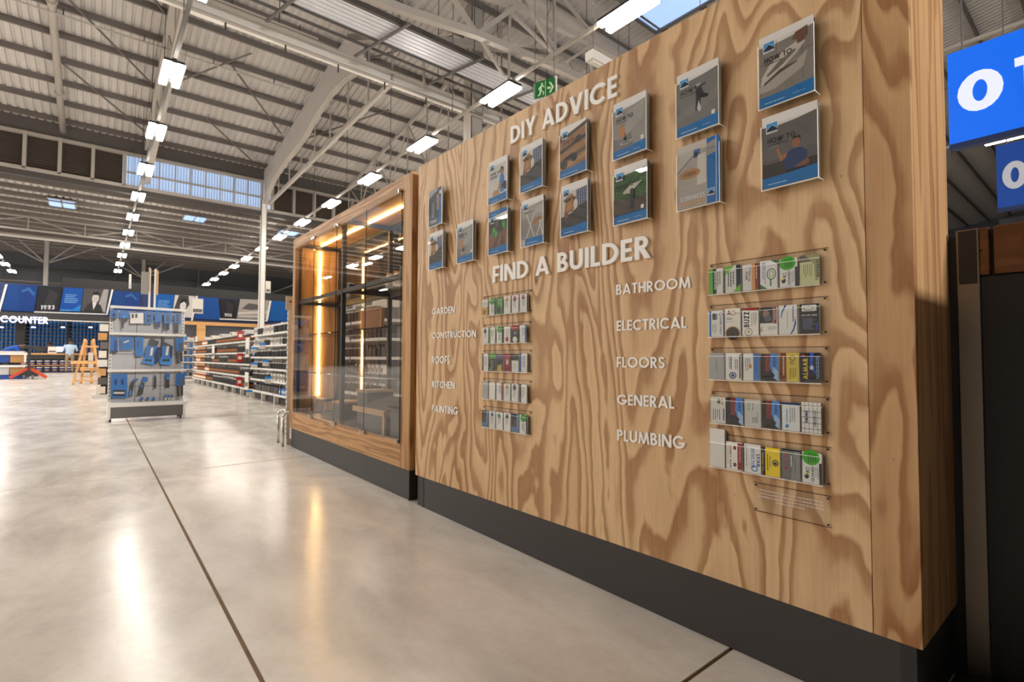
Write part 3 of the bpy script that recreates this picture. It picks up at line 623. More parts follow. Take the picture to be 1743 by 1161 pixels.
def art_desk(p):
    p.rect(0, 0, 1, 1.4, (74, 54, 42)); p.poly([(0, 1.4), (0, 1.27), (1, 1.36), (1, 1.4)], WH); p.rect(0, 1.20, 1, 1.4, BL); p.lines(.1, 1.29, .4, 1, .02, .012, (200, 220, 240)); p.poly([(0, 1.20), (1, 1.28), (1, 1.02), (.7, 1.04), (.3, 1.1), (0, 1.08)], WH)
    p.poly([(0, .2), (1, .22), (1, .72), (.45, .60), (0, .66)], (128, 84, 54)); p.poly([(.2, .2), (.5, .62), (.56, .62), (.42, .2)], (92, 60, 40)); p.poly([(.6, .2), (.7, .62), (.74, .62), (.9, .2)], (92, 60, 40)); p.rect(.36, .84, .52, 1.05, (90, 92, 104))
    for cx, cy, r in ((.28, .74, .12), (.42, .66, .10), (.33, .60, .09), (.80, .92, .11), (.84, .78, .10), (.2, .65, .07)): p.ell(cx, cy, r, r*1.1, (58, 128, 56), n=7)
    for cx, cy in ((.30, .76), (.80, .86), (.4, .62)): p.ell(cx, cy, .05, .08, (98, 168, 82), n=6)
    p.poly([(0, 0), (1, 0), (1, .22), (0, .19)], BL); p.lines(.08, .075, .6, 1, .03, .014, (190, 215, 235)); logo(p, .08, 1.0)
def art_chair(p):
    base(p, (160, 156, 153), bot=False); p.poly([(0, 0), (1, 0), (1, .75), (0, .85)], (140, 136, 133)); p.rect(.62, .9, .95, 1.12, (176, 172, 168))
    for a, b in (((.22, .22), (.58, .95)), ((.58, .22), (.22, .95)), ((.68, .24), (.92, .70)), ((.95, .24), (.80, .7)), ((.12, .9), (.5, .95))): p.poly([a, (a[0]+.04, a[1]), (b[0]+.04, b[1]), b], (206, 202, 198))
    p.poly([(.45, .66), (.82, .80), (.95, .72), (.60, .58)], (164, 112, 70)); p.rect(.16, .98, .5, 1.0, (70, 60, 60)); p.rect(0, 0, .18, .2, (190, 180, 170)); p.poly([(.18, 0), (1, 0), (1, .2), (.18, .22)], BL); p.lines(.26, .075, .5, 1, .03, .014, (190, 215, 235)); logo(p, .08, 1.06)
def art_wood(p):
    base(p, (150, 108, 70))
    for k, c in enumerate(((176, 132, 88), (96, 66, 44), (164, 118, 76), (60, 44, 34), (150, 106, 68), (70, 56, 46))): p.poly([(0, .2+.16*k), (1, .38+.17*k), (1, .48+.17*k), (0, .30+.16*k)], c)
    p.ell(.72, .92, .13, .10, (48, 42, 34), n=8); p.ell(.55, .46, .12, .12, (38, 30, 28)); p.ell(.15, .34, .14, .12, (48, 40, 36)); p.poly([(.1, .5), (.5, .6), (.55, .5), (.2, .42)], (36, 28, 24)); logo(p, .08, 1.06); p.text('HOW TO', .12, .9, .09, (60, 50, 46), width=.45)
    p.poly([(0, 0), (1, 0), (1, .25), (.5, .21), (0, .2)], BL); p.lines(.10, .075, .6, 1, .03, .014, (190, 215, 235))
def art_grass(p):
    base(p, (46, 84, 34))
    for k in range(60): a, b = random.random(), .55+.6*random.random(); p.poly([(a*.97, b), (a*.97+.03, b+.01), (a*.97+.01, b+.05)], random.choice([(82, 136, 52), (60, 108, 40), (104, 152, 70), (34, 64, 28)]))
    p.poly([(0, .2), (1, .22), (1, .6), (.6, .5), (0, .62)], (66, 54, 44)); p.poly([(.3, .75), (.55, .9), (.9, .92), (.5, .68), (.3, .7)], (176, 172, 160)); p.poly([(.50, .3), (.52, .72), (.62, .74), (.66, .3)], (22, 20, 22)); p.ell(.57, .74, .06, .05, (30, 26, 26))
    for k in range(6): p.rect(.05+.06*k, .24, .075+.06*k, .55, (84, 70, 56))
    logo(p, .08, 1.06); howto(p, .86); p.rect(.84, .24, .92, .33, (220, 222, 224))
def art_tap(p):
    base(p, (118, 116, 116)); p.poly([(0, .3), (1, .6), (1, .8), (0, .5)], (126, 124, 124)); p.poly([(.46, .45), (.48, .92), (.60, .95), (.66, .80), (.74, .72), (.70, .66), (.60, .70), (.57, .45)], (44, 44, 48)); p.rect(.44, .95, .72, .99, (52, 52, 56)); p.poly([(.56, .8), (.78, .72), (.76, .66), (.54, .72)], (22, 22, 26)); p.poly([(.50, .48), (.54, .66), (.60, .46), (.56, .40)], (190, 194, 198)); p.rect(.48, .97, .6, 1.02, (200, 202, 204)); logo(p, .08, 1.06); howto(p); p.rect(.84, .24, .92, .33, (226, 228, 230))
def art_cornice(p):
    p.rect(0, 0, 1, 1.4, (168, 160, 154)); p.poly([(0, 1.4), (0, .85), (.45, 1.18), (.72, 1.22), (.72, 1.4)], (186, 180, 174)); p.poly([(0, .84), (.45, 1.17), (.46, 1.155), (0, .815)], (96, 90, 88)); p.rect(.40, 1.06, .56, 1.24, (66, 104, 160)); p.rect(.42, 1.08, .5, 1.18, (24, 26, 40)); p.poly([(.48, .45), (.50, 1.10), (.70, 1.12), (.70, .47)], (204, 198, 190)); p.ell(.3, .74, .26, .11, (176, 128, 84)); p.ell(.3, .74, .17, .05, (140, 98, 62))
    for k in range(5): p.rect(.08+.12*k, .04, .15+.12*k, .14, (188, 148, 104))
    p.text('CORNICES', .07, .17, .10, (216, 214, 212), width=.60); p.rect(.72, 0, 1, 1.4, (0, 102, 176)); p.poly([(.72, 1.02), (.92, 1.06), (.92, 1.33), (.72, 1.28)], (150, 142, 138)); p.rect(.72, 1.16, .92, 1.175, (0, 102, 176)); p.rect(.925, 0, .94, 1.4, (196, 214, 230)); logo(p, .73, .16, .15)
def art_toilet(p):
    base(p, (132, 124, 118)); p.rect(.33, .3, .34, 1.22, (96, 90, 88)); p.rect(.80, .3, .81, 1.1, (96, 90, 88)); p.rect(.0, .84, 1, .85, (100, 94, 90))
    p.poly([(.05, .60), (.20, .80), (.5, .98), (.78, 1.06), (.86, .98), (.7, .82), (.35, .58), (.02, .44)], (196, 188, 180)); p.poly([(.14, .62), (.38, .80), (.66, .92), (.70, .88), (.42, .70), (.16, .58)], (112, 104, 98)); p.poly([(.0, .42), (.4, .62), (.72, .70), (.9, .80), (.82, .52), (.6, .42), (.3, .30), (0, .3)], (170, 162, 154)); p.poly([(.1, .48), (.4, .64), (.72, .68), (.70, .65), (.4, .57), (.08, .42)], (74, 66, 62))
    p.poly([(.72, .98), (.70, 1.08), (.62, 1.10), (.68, 1.22), (.9, 1.26), (.9, 1.08), (.82, 1.0)], (110, 76, 58)); logo(p, .08, 1.06); howto(p, .86)
def art_painter(p):
    base(p, (100, 96, 96)); p.poly([(0, .2), (1, .2), (1, .58), (0, .48)], (54, 48, 48)); p.rect(.04, .46, .4, .52, (90, 84, 84)); p.poly([(.44, .22), (.40, .50), (.50, .62), (.62, .64), (.74, .62), (.84, .50), (.80, .24)], (34, 58, 108)); p.ell(.63, .74, .075, .10, (150, 98, 70)); p.poly([(.55, .78), (.58, .86), (.70, .86), (.72, .76), (.68, .82), (.58, .82)], (36, 22, 18)); p.poly([(.44, .50), (.34, .46), (.26, .72), (.31, .73), (.37, .56), (.48, .60)], (160, 106, 74))
    p.rect(.14, .76, .32, .79, (120, 116, 112)); p.poly([(.6, .30), (.84, .40), (.86, .30), (.70, .24)], (120, 84, 66)); p.rect(.82, .4, 1, .62, (92, 88, 88)); p.poly([(.46, .2), (.80, .2), (.80, .27), (.46, .27)], (24, 26, 36)); p.poly([(0, 0), (1, 0), (1, .25), (.5, .21), (0, .2)], BL); p.lines(.10, .075, .5, 1, .03, .014, (190, 215, 235)); logo(p, .08, 1.06); howto(p, .86)
def art_dark(p):
    p.rect(0, 0, 1, 1.4, (70, 74, 84)); p.poly([(0, 0), (.5, 0), (.45, 1.3), (0, 1.2)], (52, 54, 62)); p.poly([(0, 1.1), (.62, 1.3), (.62, 1.4), (0, 1.4)], (150, 152, 158)); p.rect(.2, .3, .42, .9, (112, 118, 130)); p.rect(.60, .55, .74, 1.15, (176, 130, 90)); p.rect(.74, 0, .93, 1.05, (0, 108, 184)); p.rect(.93, 0, 1, 1.4, (196, 204, 212)); p.rect(.78, 1.12, .9, 1.26, (220, 222, 226)); p.text('PAINT', .10, .10, .12, (206, 208, 212), width=.5)
c1, c2, c3 = (4.467, 710, 220), (4.148, 860, 120), (3.137, 1130, 0)
HOLD = [
 ('topmost holder at the far left, grey paint guide with a blue stripe', art_dark, c1, ((88, 475), (190, 435), (190, 715), (88, 748))),
 ('lower holder at the far left, plaid-shirt cover', art_plaid, c1, ((90, 797), (200, 765), (195, 1050), (85, 1075))),
 ('single low holder second from left, grey bathroom cover with tan lamp', art_bath, c1, ((302, 725), (425, 690), (428, 990), (300, 1028))),
 ('upper holder third column from left, cover with a crouching woman', art_woman, c1, ((535, 262), (685, 210), (690, 525), (538, 582))),
 ('lower holder third column from left, cover with desk and green plants', art_desk, c1, ((538, 600), (690, 540), (692, 925), (538, 965))),
 ('upper holder under the letter D of DIY, plaid-shirt cover', art_plaid, c1, ((785, 140), (950, 85), (955, 430), (783, 490))),
 ('lower holder above the word FIND, folding-chair cover', art_chair, c1, ((790, 550), (960, 500), (962, 862), (785, 903))),
 ('upper holder under the word ADVICE, brown timber-slat cover', art_wood, c2, ((380, 420), (570, 350), (580, 700), (383, 770))),
 ('lower holder below the timber-slat one, plaid-shirt cover', art_plaid, c2, ((393, 835), (575, 775), (582, 1133), (398, 1178))),
 ('upper holder right of the word ADVICE, grey bathroom cover', art_bath, c2, ((750, 255), (995, 160), (1000, 550), (765, 640))),
 ('lower holder with the green grass cover', art_grass, c2, ((755, 710), (1000, 635), (1005, 1040), (770, 1100))),
 ('upper holder with the chrome tap cover', art_tap, c3, ((65, 410), (275, 330), (300, 655), (75, 745))),
 ('lower holder with the CORNICES cover and blue stripe', art_cornice, c3, ((75, 795), (275, 735), (300, 1080), (80, 1125))),
 ('topmost holder at the far right, toilet seat cover', art_toilet, c3, ((500, 215), (795, 85), (805, 485), (515, 590))),
 ('lower holder at the far right, cover with a man in a blue T-shirt', art_painter, c3, ((512, 645), (810, 550), (830, 940), (535, 1025)))]
DEP = .036
for hi, (lab, art, (s, ox, oy), q) in enumerate(HOLD):
    P = [onx(x/s+ox, y/s+oy, D-DEP) for x, y in q]
    yl = (P[0].y+P[3].y)/2; yr = (P[1].y+P[2].y)/2; z1 = (P[0].z+P[1].z)/2; z0 = (P[2].z+P[3].z)/2; h = z1-z0
    cxm = (yl+yr)/2; W = .152; yl, yr = cxm+W/2, cxm-W/2; pan = z1-.020
    t = thing('brochure_holder', 'acrylic holder, '+lab, 'brochure holder', (D, cxm, z0), group='clear brochure holders on the plywood board')
    MB().box(D-.003, yr, z0, D-.0006, yl, z1+.004).build('back_plate', 'acrylic', t)
    MB().box(D-DEP, yr, z0, D-.0032, yl, z0+.003).build('ledge', 'acrylic', t)
    MB().box(D-DEP-.0022, yr, z0, D-DEP-.0002, yl, pan).build('front_panel', 'acrylic', t)
    for yy in (yr, yl-.002): MB().box(D-DEP, yy, z0+.0032, D-.0032, yy+.002, pan).build('side_panel', 'acrylic', t)
    MB().box(D-DEP-.0026, yr-.0003, z0, D-DEP-.0001, yr+.0010, pan).build('edge', 'acrylic_edge', t); MB().box(D-DEP-.0026, yl-.0010, z0, D-DEP-.0001, yl+.0003, pan).build('edge', 'acrylic_edge', t)
    MB().box(D-DEP-.0028, yr, z0-.0012, D-DEP-.0001, yl, z0+.0008).build('edge', 'acrylic_edge', t)
    MB().box(D-DEP-.0003, yr-.0008, z0-.0012, D-.0005, yr+.0006, z0+.0008).build('edge', 'acrylic_edge', t)
    # brochures: the front one carries the visible cover, the others show only their edges
    nb = (2, 5, 4, 3, 4, 5, 3, 5, 4, 5, 5, 4, 4, 3, 4)[hi]
    for k in range(nb):
        th = .0016 if k else .002; x0 = D-DEP+.0016+k*(.0052 if nb < 5 else .0044)+random.uniform(0, .0008); yc = cxm+(0 if k == 0 else random.uniform(-.0008, .0008)); ln = .004*k/nb
        bz = z0+.0042; bh = .2105; zr_ = bz+bh
        if k == 0:
            b = thing('brochure', 'front brochure, '+lab, 'brochure', (x0, yc, bz), group='brochures with printed covers')
            MB().box(x0, yc-.0735, bz, x0+th, yc+.0735, zr_).build('pages', 'white_paint', b)
            p = Print((x0, yc+.0735, bz), (0, -.147, 0), (0, 0, bh/1.4), (-1, 0, 0), .00004); art(p); p.into('cover', b)
        else:
            mb = MB().prism([(x0, yc-.0725, bz), (x0+th, yc-.0725, bz), (x0+th+ln, yc-.0725, zr_-.003), (x0+ln, yc-.0725, zr_-.003)], (0, .145, 0), 0, random.choice([(206, 202, 198), (170, 168, 170), (90, 92, 100), (216, 212, 208), (224, 222, 220)]))
            o = mb.build('brochure', 'print'); tag(o, 'brochure behind the front one, '+lab.split(',')[0], 'brochure', 'brochures stacked behind, '+lab.split(',')[0])

# ---- business card racks
K, W_, G_ = (24, 24, 28), (226, 222, 216), (110, 150, 60)
def pl_lines(p, col=(90, 90, 96), u=.2, v=.9, n=4, rot=90, wd=.8, pitch=.13, th=.035): p.lines(u, v, wd, n, pitch, th, col, rot)
def card(p, spec):
    H = 1.7
    for e in spec:
        k = e[0]
        if k == 'bg': p.rect(0, 0, 1, H, e[1])
        elif k == 'r': p.rect(*e[1:5], e[5])
        elif k == 'e': p.ell(*e[1:5], e[5])
        elif k == 'ring': p.ring(*e[1:7])
        elif k == 't': p.text(e[1], e[2], e[3], e[4], e[5], rot=e[6], width=e[7])
        elif k == 'l': p.lines(e[1], e[2], e[3], e[4], e[5], e[6], e[7], e[8])
        elif k == 'p': p.poly(e[1], e[2])
T9 = -90
def whitecard(accent, n=3): return [('bg', W_), ('l', .2, 1.5, 1.2, n, .18, .06, (110, 112, 120), 90), ('r', .1, .15, .35, .4, accent)]
green_black = [('bg', (214, 218, 208)), ('r', 0, 0, .3, 1.7, (92, 168, 54)), ('r', .3, 0, .55, 1.7, (24, 34, 50)), ('l', .62, 1.5, 1.3, 2, .14, .06, (70, 72, 80), 90), ('t', 'REDRUN', .40, 1.5, .12, (230, 236, 230), T9, 1.2)]
green_grey = [('bg', (206, 208, 204)), ('p', [(0, 1.7), (.6, 1.7), (0, 1.1)], (110, 178, 60)), ('r', .72, 0, 1, 1.7, (26, 36, 54)), ('l', .18, 1.3, 1.1, 3, .16, .07, (60, 62, 70), 90), ('p', [(.5, 0), (1, 0), (1, .5)], (110, 178, 60))]
homedoc = [('bg', (214, 212, 210)), ('t', 'HOME', .18, 1.25, .16, (90, 60, 60), T9, .55), ('t', 'DOCTOR', .36, 1.25, .14, (150, 40, 44), T9, .65), ('l', .46, 1.5, .8, 1, .1, .04, (90, 90, 96), 90), ('r', .58, 0, .8, 1.7, (206, 150, 96)), ('r', .8, 0, 1, 1.7, (144, 46, 40)), ('l', .86, 1.5, 1.2, 1, .1, .05, (226, 200, 180), 90)]
dome = [('bg', (222, 222, 222)), ('l', .14, 1.6, 1.4, 3, .07, .03, (60, 96, 160), 90), ('p', [(0, .30), (.42, 0), (0, 0)], (46, 120, 50)), ('p', [(.62, 1.7), (1, 1.7), (1, 1.45)], (46, 120, 50)), ('ring', .66, .86, .27, .34, .05, (40, 90, 60)), ('ring', .66, .86, .15, .2, .05, (150, 180, 60)), ('r', .58, .15, .66, .6, (40, 120, 60))]
cm = [('bg', (222, 222, 220)), ('e', .45, 1.42, .46, .42, (66, 164, 40)), ('l', .30, 1.65, .55, 4, .12, .05, (30, 84, 30), 90), ('r', .86, 0, 1, 1.15, (40, 44, 66)), ('t', 'CM', .18, .86, .2, (24, 24, 26), T9, .3), ('t', 'SERVICES', .46, .94, .15, (30, 30, 34), T9, .85), ('e', .22, .38, .12, .16, (30, 30, 30)), ('p', [(.08, .5), (.3, .58), (.2, .4)], (226, 200, 40)), ('l', .68, .9, .7, 2, .1, .04, (120, 120, 126), 90)]
garden = [('bg', (196, 200, 152)), ('r', 0, 1.3, 1, 1.7, (108, 96, 84)), ('p', [(.3, 1.7), (1, 1.7), (.95, .2), (.8, .2), (.75, 1.1)], (150, 150, 110)), ('l', .2, 1.15, .8, 5, .1, .03, (90, 100, 60), 90), ('t', 'GARDEN', .88, 1.35, .14, (40, 60, 36), T9, .95)]
touch = [('bg', (222, 222, 220)), ('r', .06, 0, .2, 1.7, (44, 110, 180)), ('r', .28, 1.1, .52, 1.55, (70, 70, 76)), ('r', .54, 1.1, .6, 1.5, (40, 40, 46)), ('ring', .85, 1.45, .12, .12, .035, (40, 80, 150)), ('t', 'DEVINE TOUCH', .78, 1.25, .13, (40, 70, 130), T9, 1.1), ('l', .3, .8, .7, 3, .1, .035, (120, 120, 126), 90)]
aqua = [('bg', (230, 226, 218)), ('t', 'A', .14, 1.3, .28, (40, 36, 40), 0, .25), ('ring', .55, 1.42, .14, .16, .05, (190, 120, 60)), ('t', 'DEC', .7, 1.34, .1, (180, 130, 80), 0, .24), ('l', .1, 1.12, .4, 2, .07, .035, (70, 70, 76), 0), ('l', .1, .9, .75, 1, .06, .02, (110, 110, 116), 0), ('e', .5, .18, .48, .42, (170, 120, 70)), ('e', .5, .14, .42, .40, (46, 32, 26)), ('r', 0, -.01, 1, .0, (230, 226, 218))]
buzz = [('bg', (234, 230, 224)), ('p', [(0, 1.7), (1, 1.7), (1, 1.5), (0, 1.58)], (150, 38, 36)), ('ring', .38, .22, .24, .24, .035, (40, 40, 44)), ('p', [(.42, .42), (.3, .2), (.38, .2), (.32, .04), (.48, .26), (.40, .26)], (170, 130, 70)), ('t', 'BUZZ', .44, .52, .34, (34, 34, 40), 90, .95), ('l', .56, 1.4, .95, 1, .1, .05, (190, 150, 90), 90), ('l', .68, 1.4, .8, 3, .09, .035, (110, 110, 114), 90)]
photo = [('bg', (230, 228, 222)), ('r', .0, .72, .76, 1.7, (46, 42, 42)), ('e', .35, 1.3, .2, .25, (140, 120, 110)), ('e', .45, 1.0, .22, .18, (90, 90, 100)), ('r', .78, .68, .96, 1.7, (146, 36, 40)), ('l', .84, 1.6, .8, 1, .1, .05, (220, 190, 190), 90), ('t', 'MC', .15, .2, .22, (150, 130, 80), 90, .35), ('l', .45, .5, .5, 3, .08, .03, (120, 120, 126), 0)]
swoosh = [('bg', (222, 220, 218)), ('p', [(.32, 1.7), (.44, 1.7), (.22, 1.3), (.14, .95), (.10, 1.0), (.16, 1.35)], (30, 90, 160)), ('p', [(.9, 1.0), (.95, .6), (.85, .25), (.7, 0), (.62, 0), (.78, .3), (.86, .65)], (30, 90, 160)), ('l', .46, 1.3, 1, 1, .1, .03, (120, 120, 130), 90), ('l', .76, 1.6, .95, 1, .1, .06, (46, 80, 150), 90)]
black_c = [('bg', (22, 22, 28)), ('r', .1, 1.28, .86, 1.64, (214, 212, 208)), ('ring', .45, 1.44, .26, .12, .03, (60, 60, 64)), ('t', '071 910 9420', .08, 1.0, .10, (206, 208, 216), 0, .8), ('l', .15, .88, .66, 8, .085, .035, (110, 120, 150), 0), ('r', .82, .2, .94, .6, (30, 60, 140))]
grey_c = [('bg', (168, 168, 168)), ('l', .42, 1.3, .9, 2, .1, .03, (96, 96, 100), 90)]
gear = [('bg', (226, 224, 220)), ('t', 'LOGIC', .22, 1.5, .12, (40, 60, 110), T9, .8), ('l', .34, 1.5, 1.1, 1, .1, .06, (40, 60, 110), 90), ('ring', .46, .28, .24, .22, .07, (40, 60, 100)), ('e', .46, .28, .12, .11, (40, 90, 160)), ('l', .62, 1.3, .8, 2, .12, .05, (70, 70, 80), 90), ('r', .88, .1, .96, 1.6, (66, 68, 80))]
blue_r = [('bg', (224, 222, 218)), ('r', .62, 0, 1, 1.7, (72, 122, 190)), ('l', .72, 1.5, 1.1, 2, .12, .04, (40, 80, 150), 90), ('e', .44, .9, .1, .14, (196, 150, 60)), ('l', .12, 1.4, .9, 3, .13, .05, (120, 116, 112), 90)]
sky = [('bg', (34, 30, 34)), ('r', .22, .6, .5, 1.7, (126, 46, 30)), ('p', [(.55, 1.7), (1, 1.7), (1, .0), (.75, .2), (.5, .9)], (72, 134, 210)), ('p', [(.68, .9), (1, .6), (1, 0), (.7, .2)], (150, 184, 222)), ('t', 'AURA', .70, 1.5, .18, (20, 44, 100), T9, .6), ('e', .62, .35, .16, .16, (26, 20, 20)), ('e', .45, .15, .3, .15, (20, 18, 20))]
yell = [('bg', (206, 186, 74)), ('r', 0, 0, .32, 1.7, (126, 50, 34)), ('l', .12, 1.5, 1.3, 1, .1, .08, (206, 170, 110), 90), ('ring', .66, 1.4, .16, .16, .05, (110, 70, 30)), ('ring', .62, 1.12, .12, .1, .04, (110, 70, 30)), ('l', .5, .8, .7, 4, .1, .04, (130, 80, 40), 90)]
almar = [('bg', (22, 22, 32)), ('t', 'ALMAR', .38, .18, .26, (226, 196, 60), 90, 1.2), ('p', [(.5, 1.7), (.7, 1.7), (.62, 1.1), (.8, .5), (.72, .5), (.5, 1.05)], (30, 90, 200)), ('e', .58, .85, .1, .13, (190, 200, 226)), ('l', .82, 1.5, 1.3, 2, .09, .04, (140, 160, 210), 90), ('e', .15, 1.55, .08, .08, (170, 50, 30))]
coins = [('bg', (208, 206, 200)), ('e', .78, 1.5, .08, .08, (190, 150, 60)), ('e', .78, 1.28, .08, .08, (190, 150, 60)), ('e', .55, 1.4, .12, .16, (90, 90, 90)), ('l', .15, .9, .8, 4, .14, .05, (60, 80, 120), 90), ('r', .84, .2, .92, .95, (40, 80, 150))]
ccc = [('bg', (196, 194, 192)), ('t', 'CCC', .16, 1.5, .2, (60, 160, 60), T9, .5), ('l', .5, 1.5, .6, 1, .1, .04, (90, 90, 94), 90), ('l', .5, .6, .5, 3, .1, .04, (60, 60, 64), 90), ('l', .78, .9, .7, 1, .1, .04, (120, 120, 124), 90)]
blue_w = [('bg', (218, 220, 222)), ('r', 0, 1.56, 1, 1.7, (34, 60, 110)), ('p', [(.16, .2), (.3, .12), (.42, .3), (.26, .42)], (40, 130, 200)), ('l', .25, 1.3, .8, 1, .1, .06, (60, 140, 200), 90), ('l', .45, 1.4, 1.1, 3, .12, .04, (90, 96, 110), 90)]
grid = [('bg', (222, 220, 216))]+[('r', 0, .2+.32*k, 1, .23+.32*k, (84, 84, 92)) for k in range(5)]+[('r', .15+.22*k, 0, .17+.22*k, 1.7, (84, 84, 92)) for k in range(4)]+[('t', 'SYSTEMS', .62, 1.25, .14, (34, 50, 110), T9, .9), ('l', .2, 1.2, .8, 1, .1, .12, (40, 60, 120), 90)]
handy = [('bg', (230, 226, 220)), ('r', .72, .05, 1, 1.65, (140, 30, 34)), ('l', .82, 1.5, 1.3, 2, .07, .03, (220, 170, 160), 90), ('t', 'HANDY MAN', .22, 1.5, .11, (120, 40, 40), T9, 1.4), ('e', .55, 1.35, .1, .13, (130, 40, 44)), ('e', .55, .32, .11, .13, (96, 80, 76)), ('l', .1, 1.5, 1.3, 1, .1, .03, (150, 140, 136), 90)]
leak = [('bg', (224, 222, 220)), ('t', 'DETECTOR', .42, 1.45, .20, (44, 110, 190), T9, 1.15), ('t', 'LEAK', .74, 1.15, .20, (30, 80, 160), T9, .75), ('ring', .62, .28, .2, .18, .06, (44, 110, 190)), ('l', .12, 1.6, 1.3, 1, .1, .04, (80, 110, 160), 90), ('l', .9, 1.2, .9, 1, .1, .03, (90, 90, 96), 90)]
yellow = [('bg', (236, 206, 20)), ('r', 0, 0, .16, 1.7, (28, 26, 40)), ('t', '24 HOUR', .05, .25, .08, (226, 206, 90), 90, 1.1), ('l', .27, 1.3, 1.1, 1, .1, .05, (60, 56, 20), 90), ('ring', .74, .82, .18, .2, .06, (34, 34, 34)), ('e', .74, .80, .1, .1, (34, 34, 34)), ('r', .42, .5, .46, 1.2, (120, 100, 20))]
btg = [('bg', (108, 108, 108)), ('p', [(.5, 0), (1, 0), (1, 1.7), (.7, 1.7)], (136, 136, 136)), ('r', 0, 1.6, 1, 1.7, (40, 40, 40)), ('t', 'B.T.G', .36, .55, .20, (170, 44, 44), 90, .9), ('l', .5, 1.35, .9, 1, .1, .06, (214, 214, 214), 90), ('l', .72, 1.2, .9, 1, .1, .03, (70, 70, 70), 90)]
blank = [('bg', (224, 220, 216)), ('r', 0, .95, 1, .958, (204, 200, 196))]
def gen(seed):
    r = random.Random(seed); bg = r.choice([(222, 220, 216), (214, 212, 210), (226, 224, 220)]); s = [('bg', bg)]
    ac = r.choice([(40, 90, 160), (60, 150, 60), (160, 50, 50), (40, 40, 46), (200, 150, 50), (80, 130, 190)])
    s.append(r.choice([('r', 0, 0, .22, 1.7, ac), ('r', .78, 0, 1, 1.7, ac), ('e', .5, .35, .28, .28, ac), ('e', .45, 1.35, .25, .28, ac), ('r', .3, 1.2, .7, 1.6, ac)]))
    s.append(('l', r.uniform(.2, .4), 1.45, 1.1, 3, .15, .06, (100, 102, 110), 90)); return s
dkgreen = [('bg', (222, 222, 218)), ('e', .5, 1.4, .42, .36, (56, 150, 40)), ('l', .35, .95, .9, 2, .2, .09, (50, 60, 60), 90), ('r', .84, 0, 1, 1.7, (36, 40, 44))]
leaf = [('bg', (52, 120, 44)), ('e', .4, .4, .35, .35, (28, 40, 28)), ('l', .7, 1.5, 1.2, 1, .1, .1, (200, 220, 190), 90), ('e', .35, 1.2, .2, .3, (90, 160, 70))]
yel2 = [('bg', (196, 160, 60)), ('r', 0, .9, 1, 1.7, (214, 212, 206)), ('r', .2, 1.15, .8, 1.5, (190, 190, 190)), ('e', .4, .4, .3, .25, (150, 110, 40))]
dark1 = [('bg', (44, 42, 44)), ('r', 0, 0, 1, .5, (80, 110, 150)), ('e', .5, .9, .2, .3, (96, 70, 50)), ('r', .75, .3, 1, 1.7, (100, 140, 190))]
red1 = [('bg', (140, 34, 48)), ('e', .5, .9, .2, .28, (210, 190, 186)), ('l', .25, 1.5, .6, 3, .2, .08, (190, 120, 120), 90)]
dkred = [('bg', (46, 42, 42)), ('r', 0, 1.25, 1, 1.7, (150, 36, 40)), ('e', .5, .3, .34, .3, (214, 212, 206)), ('l', .35, 1.1, .4, 3, .15, .08, (160, 160, 160), 90)]
olive = [('bg', (52, 56, 48)), ('r', 0, 1.2, 1, 1.7, (96, 150, 60)), ('l', .3, 1.0, .7, 2, .2, .09, (150, 160, 150), 90), ('r', .1, .1, .5, .4, (110, 140, 60))]
mix1 = [('bg', (46, 44, 50)), ('p', [(.1, 0), (.9, 0), (.8, .7), (.2, .6)], (184, 160, 60)), ('r', 0, 1.2, 1, 1.7, (90, 84, 110))]
topd = [('bg', (216, 214, 210)), ('r', 0, 1.1, 1, 1.7, (44, 42, 46)), ('l', .3, .8, .6, 3, .16, .05, (150, 150, 154), 90)]
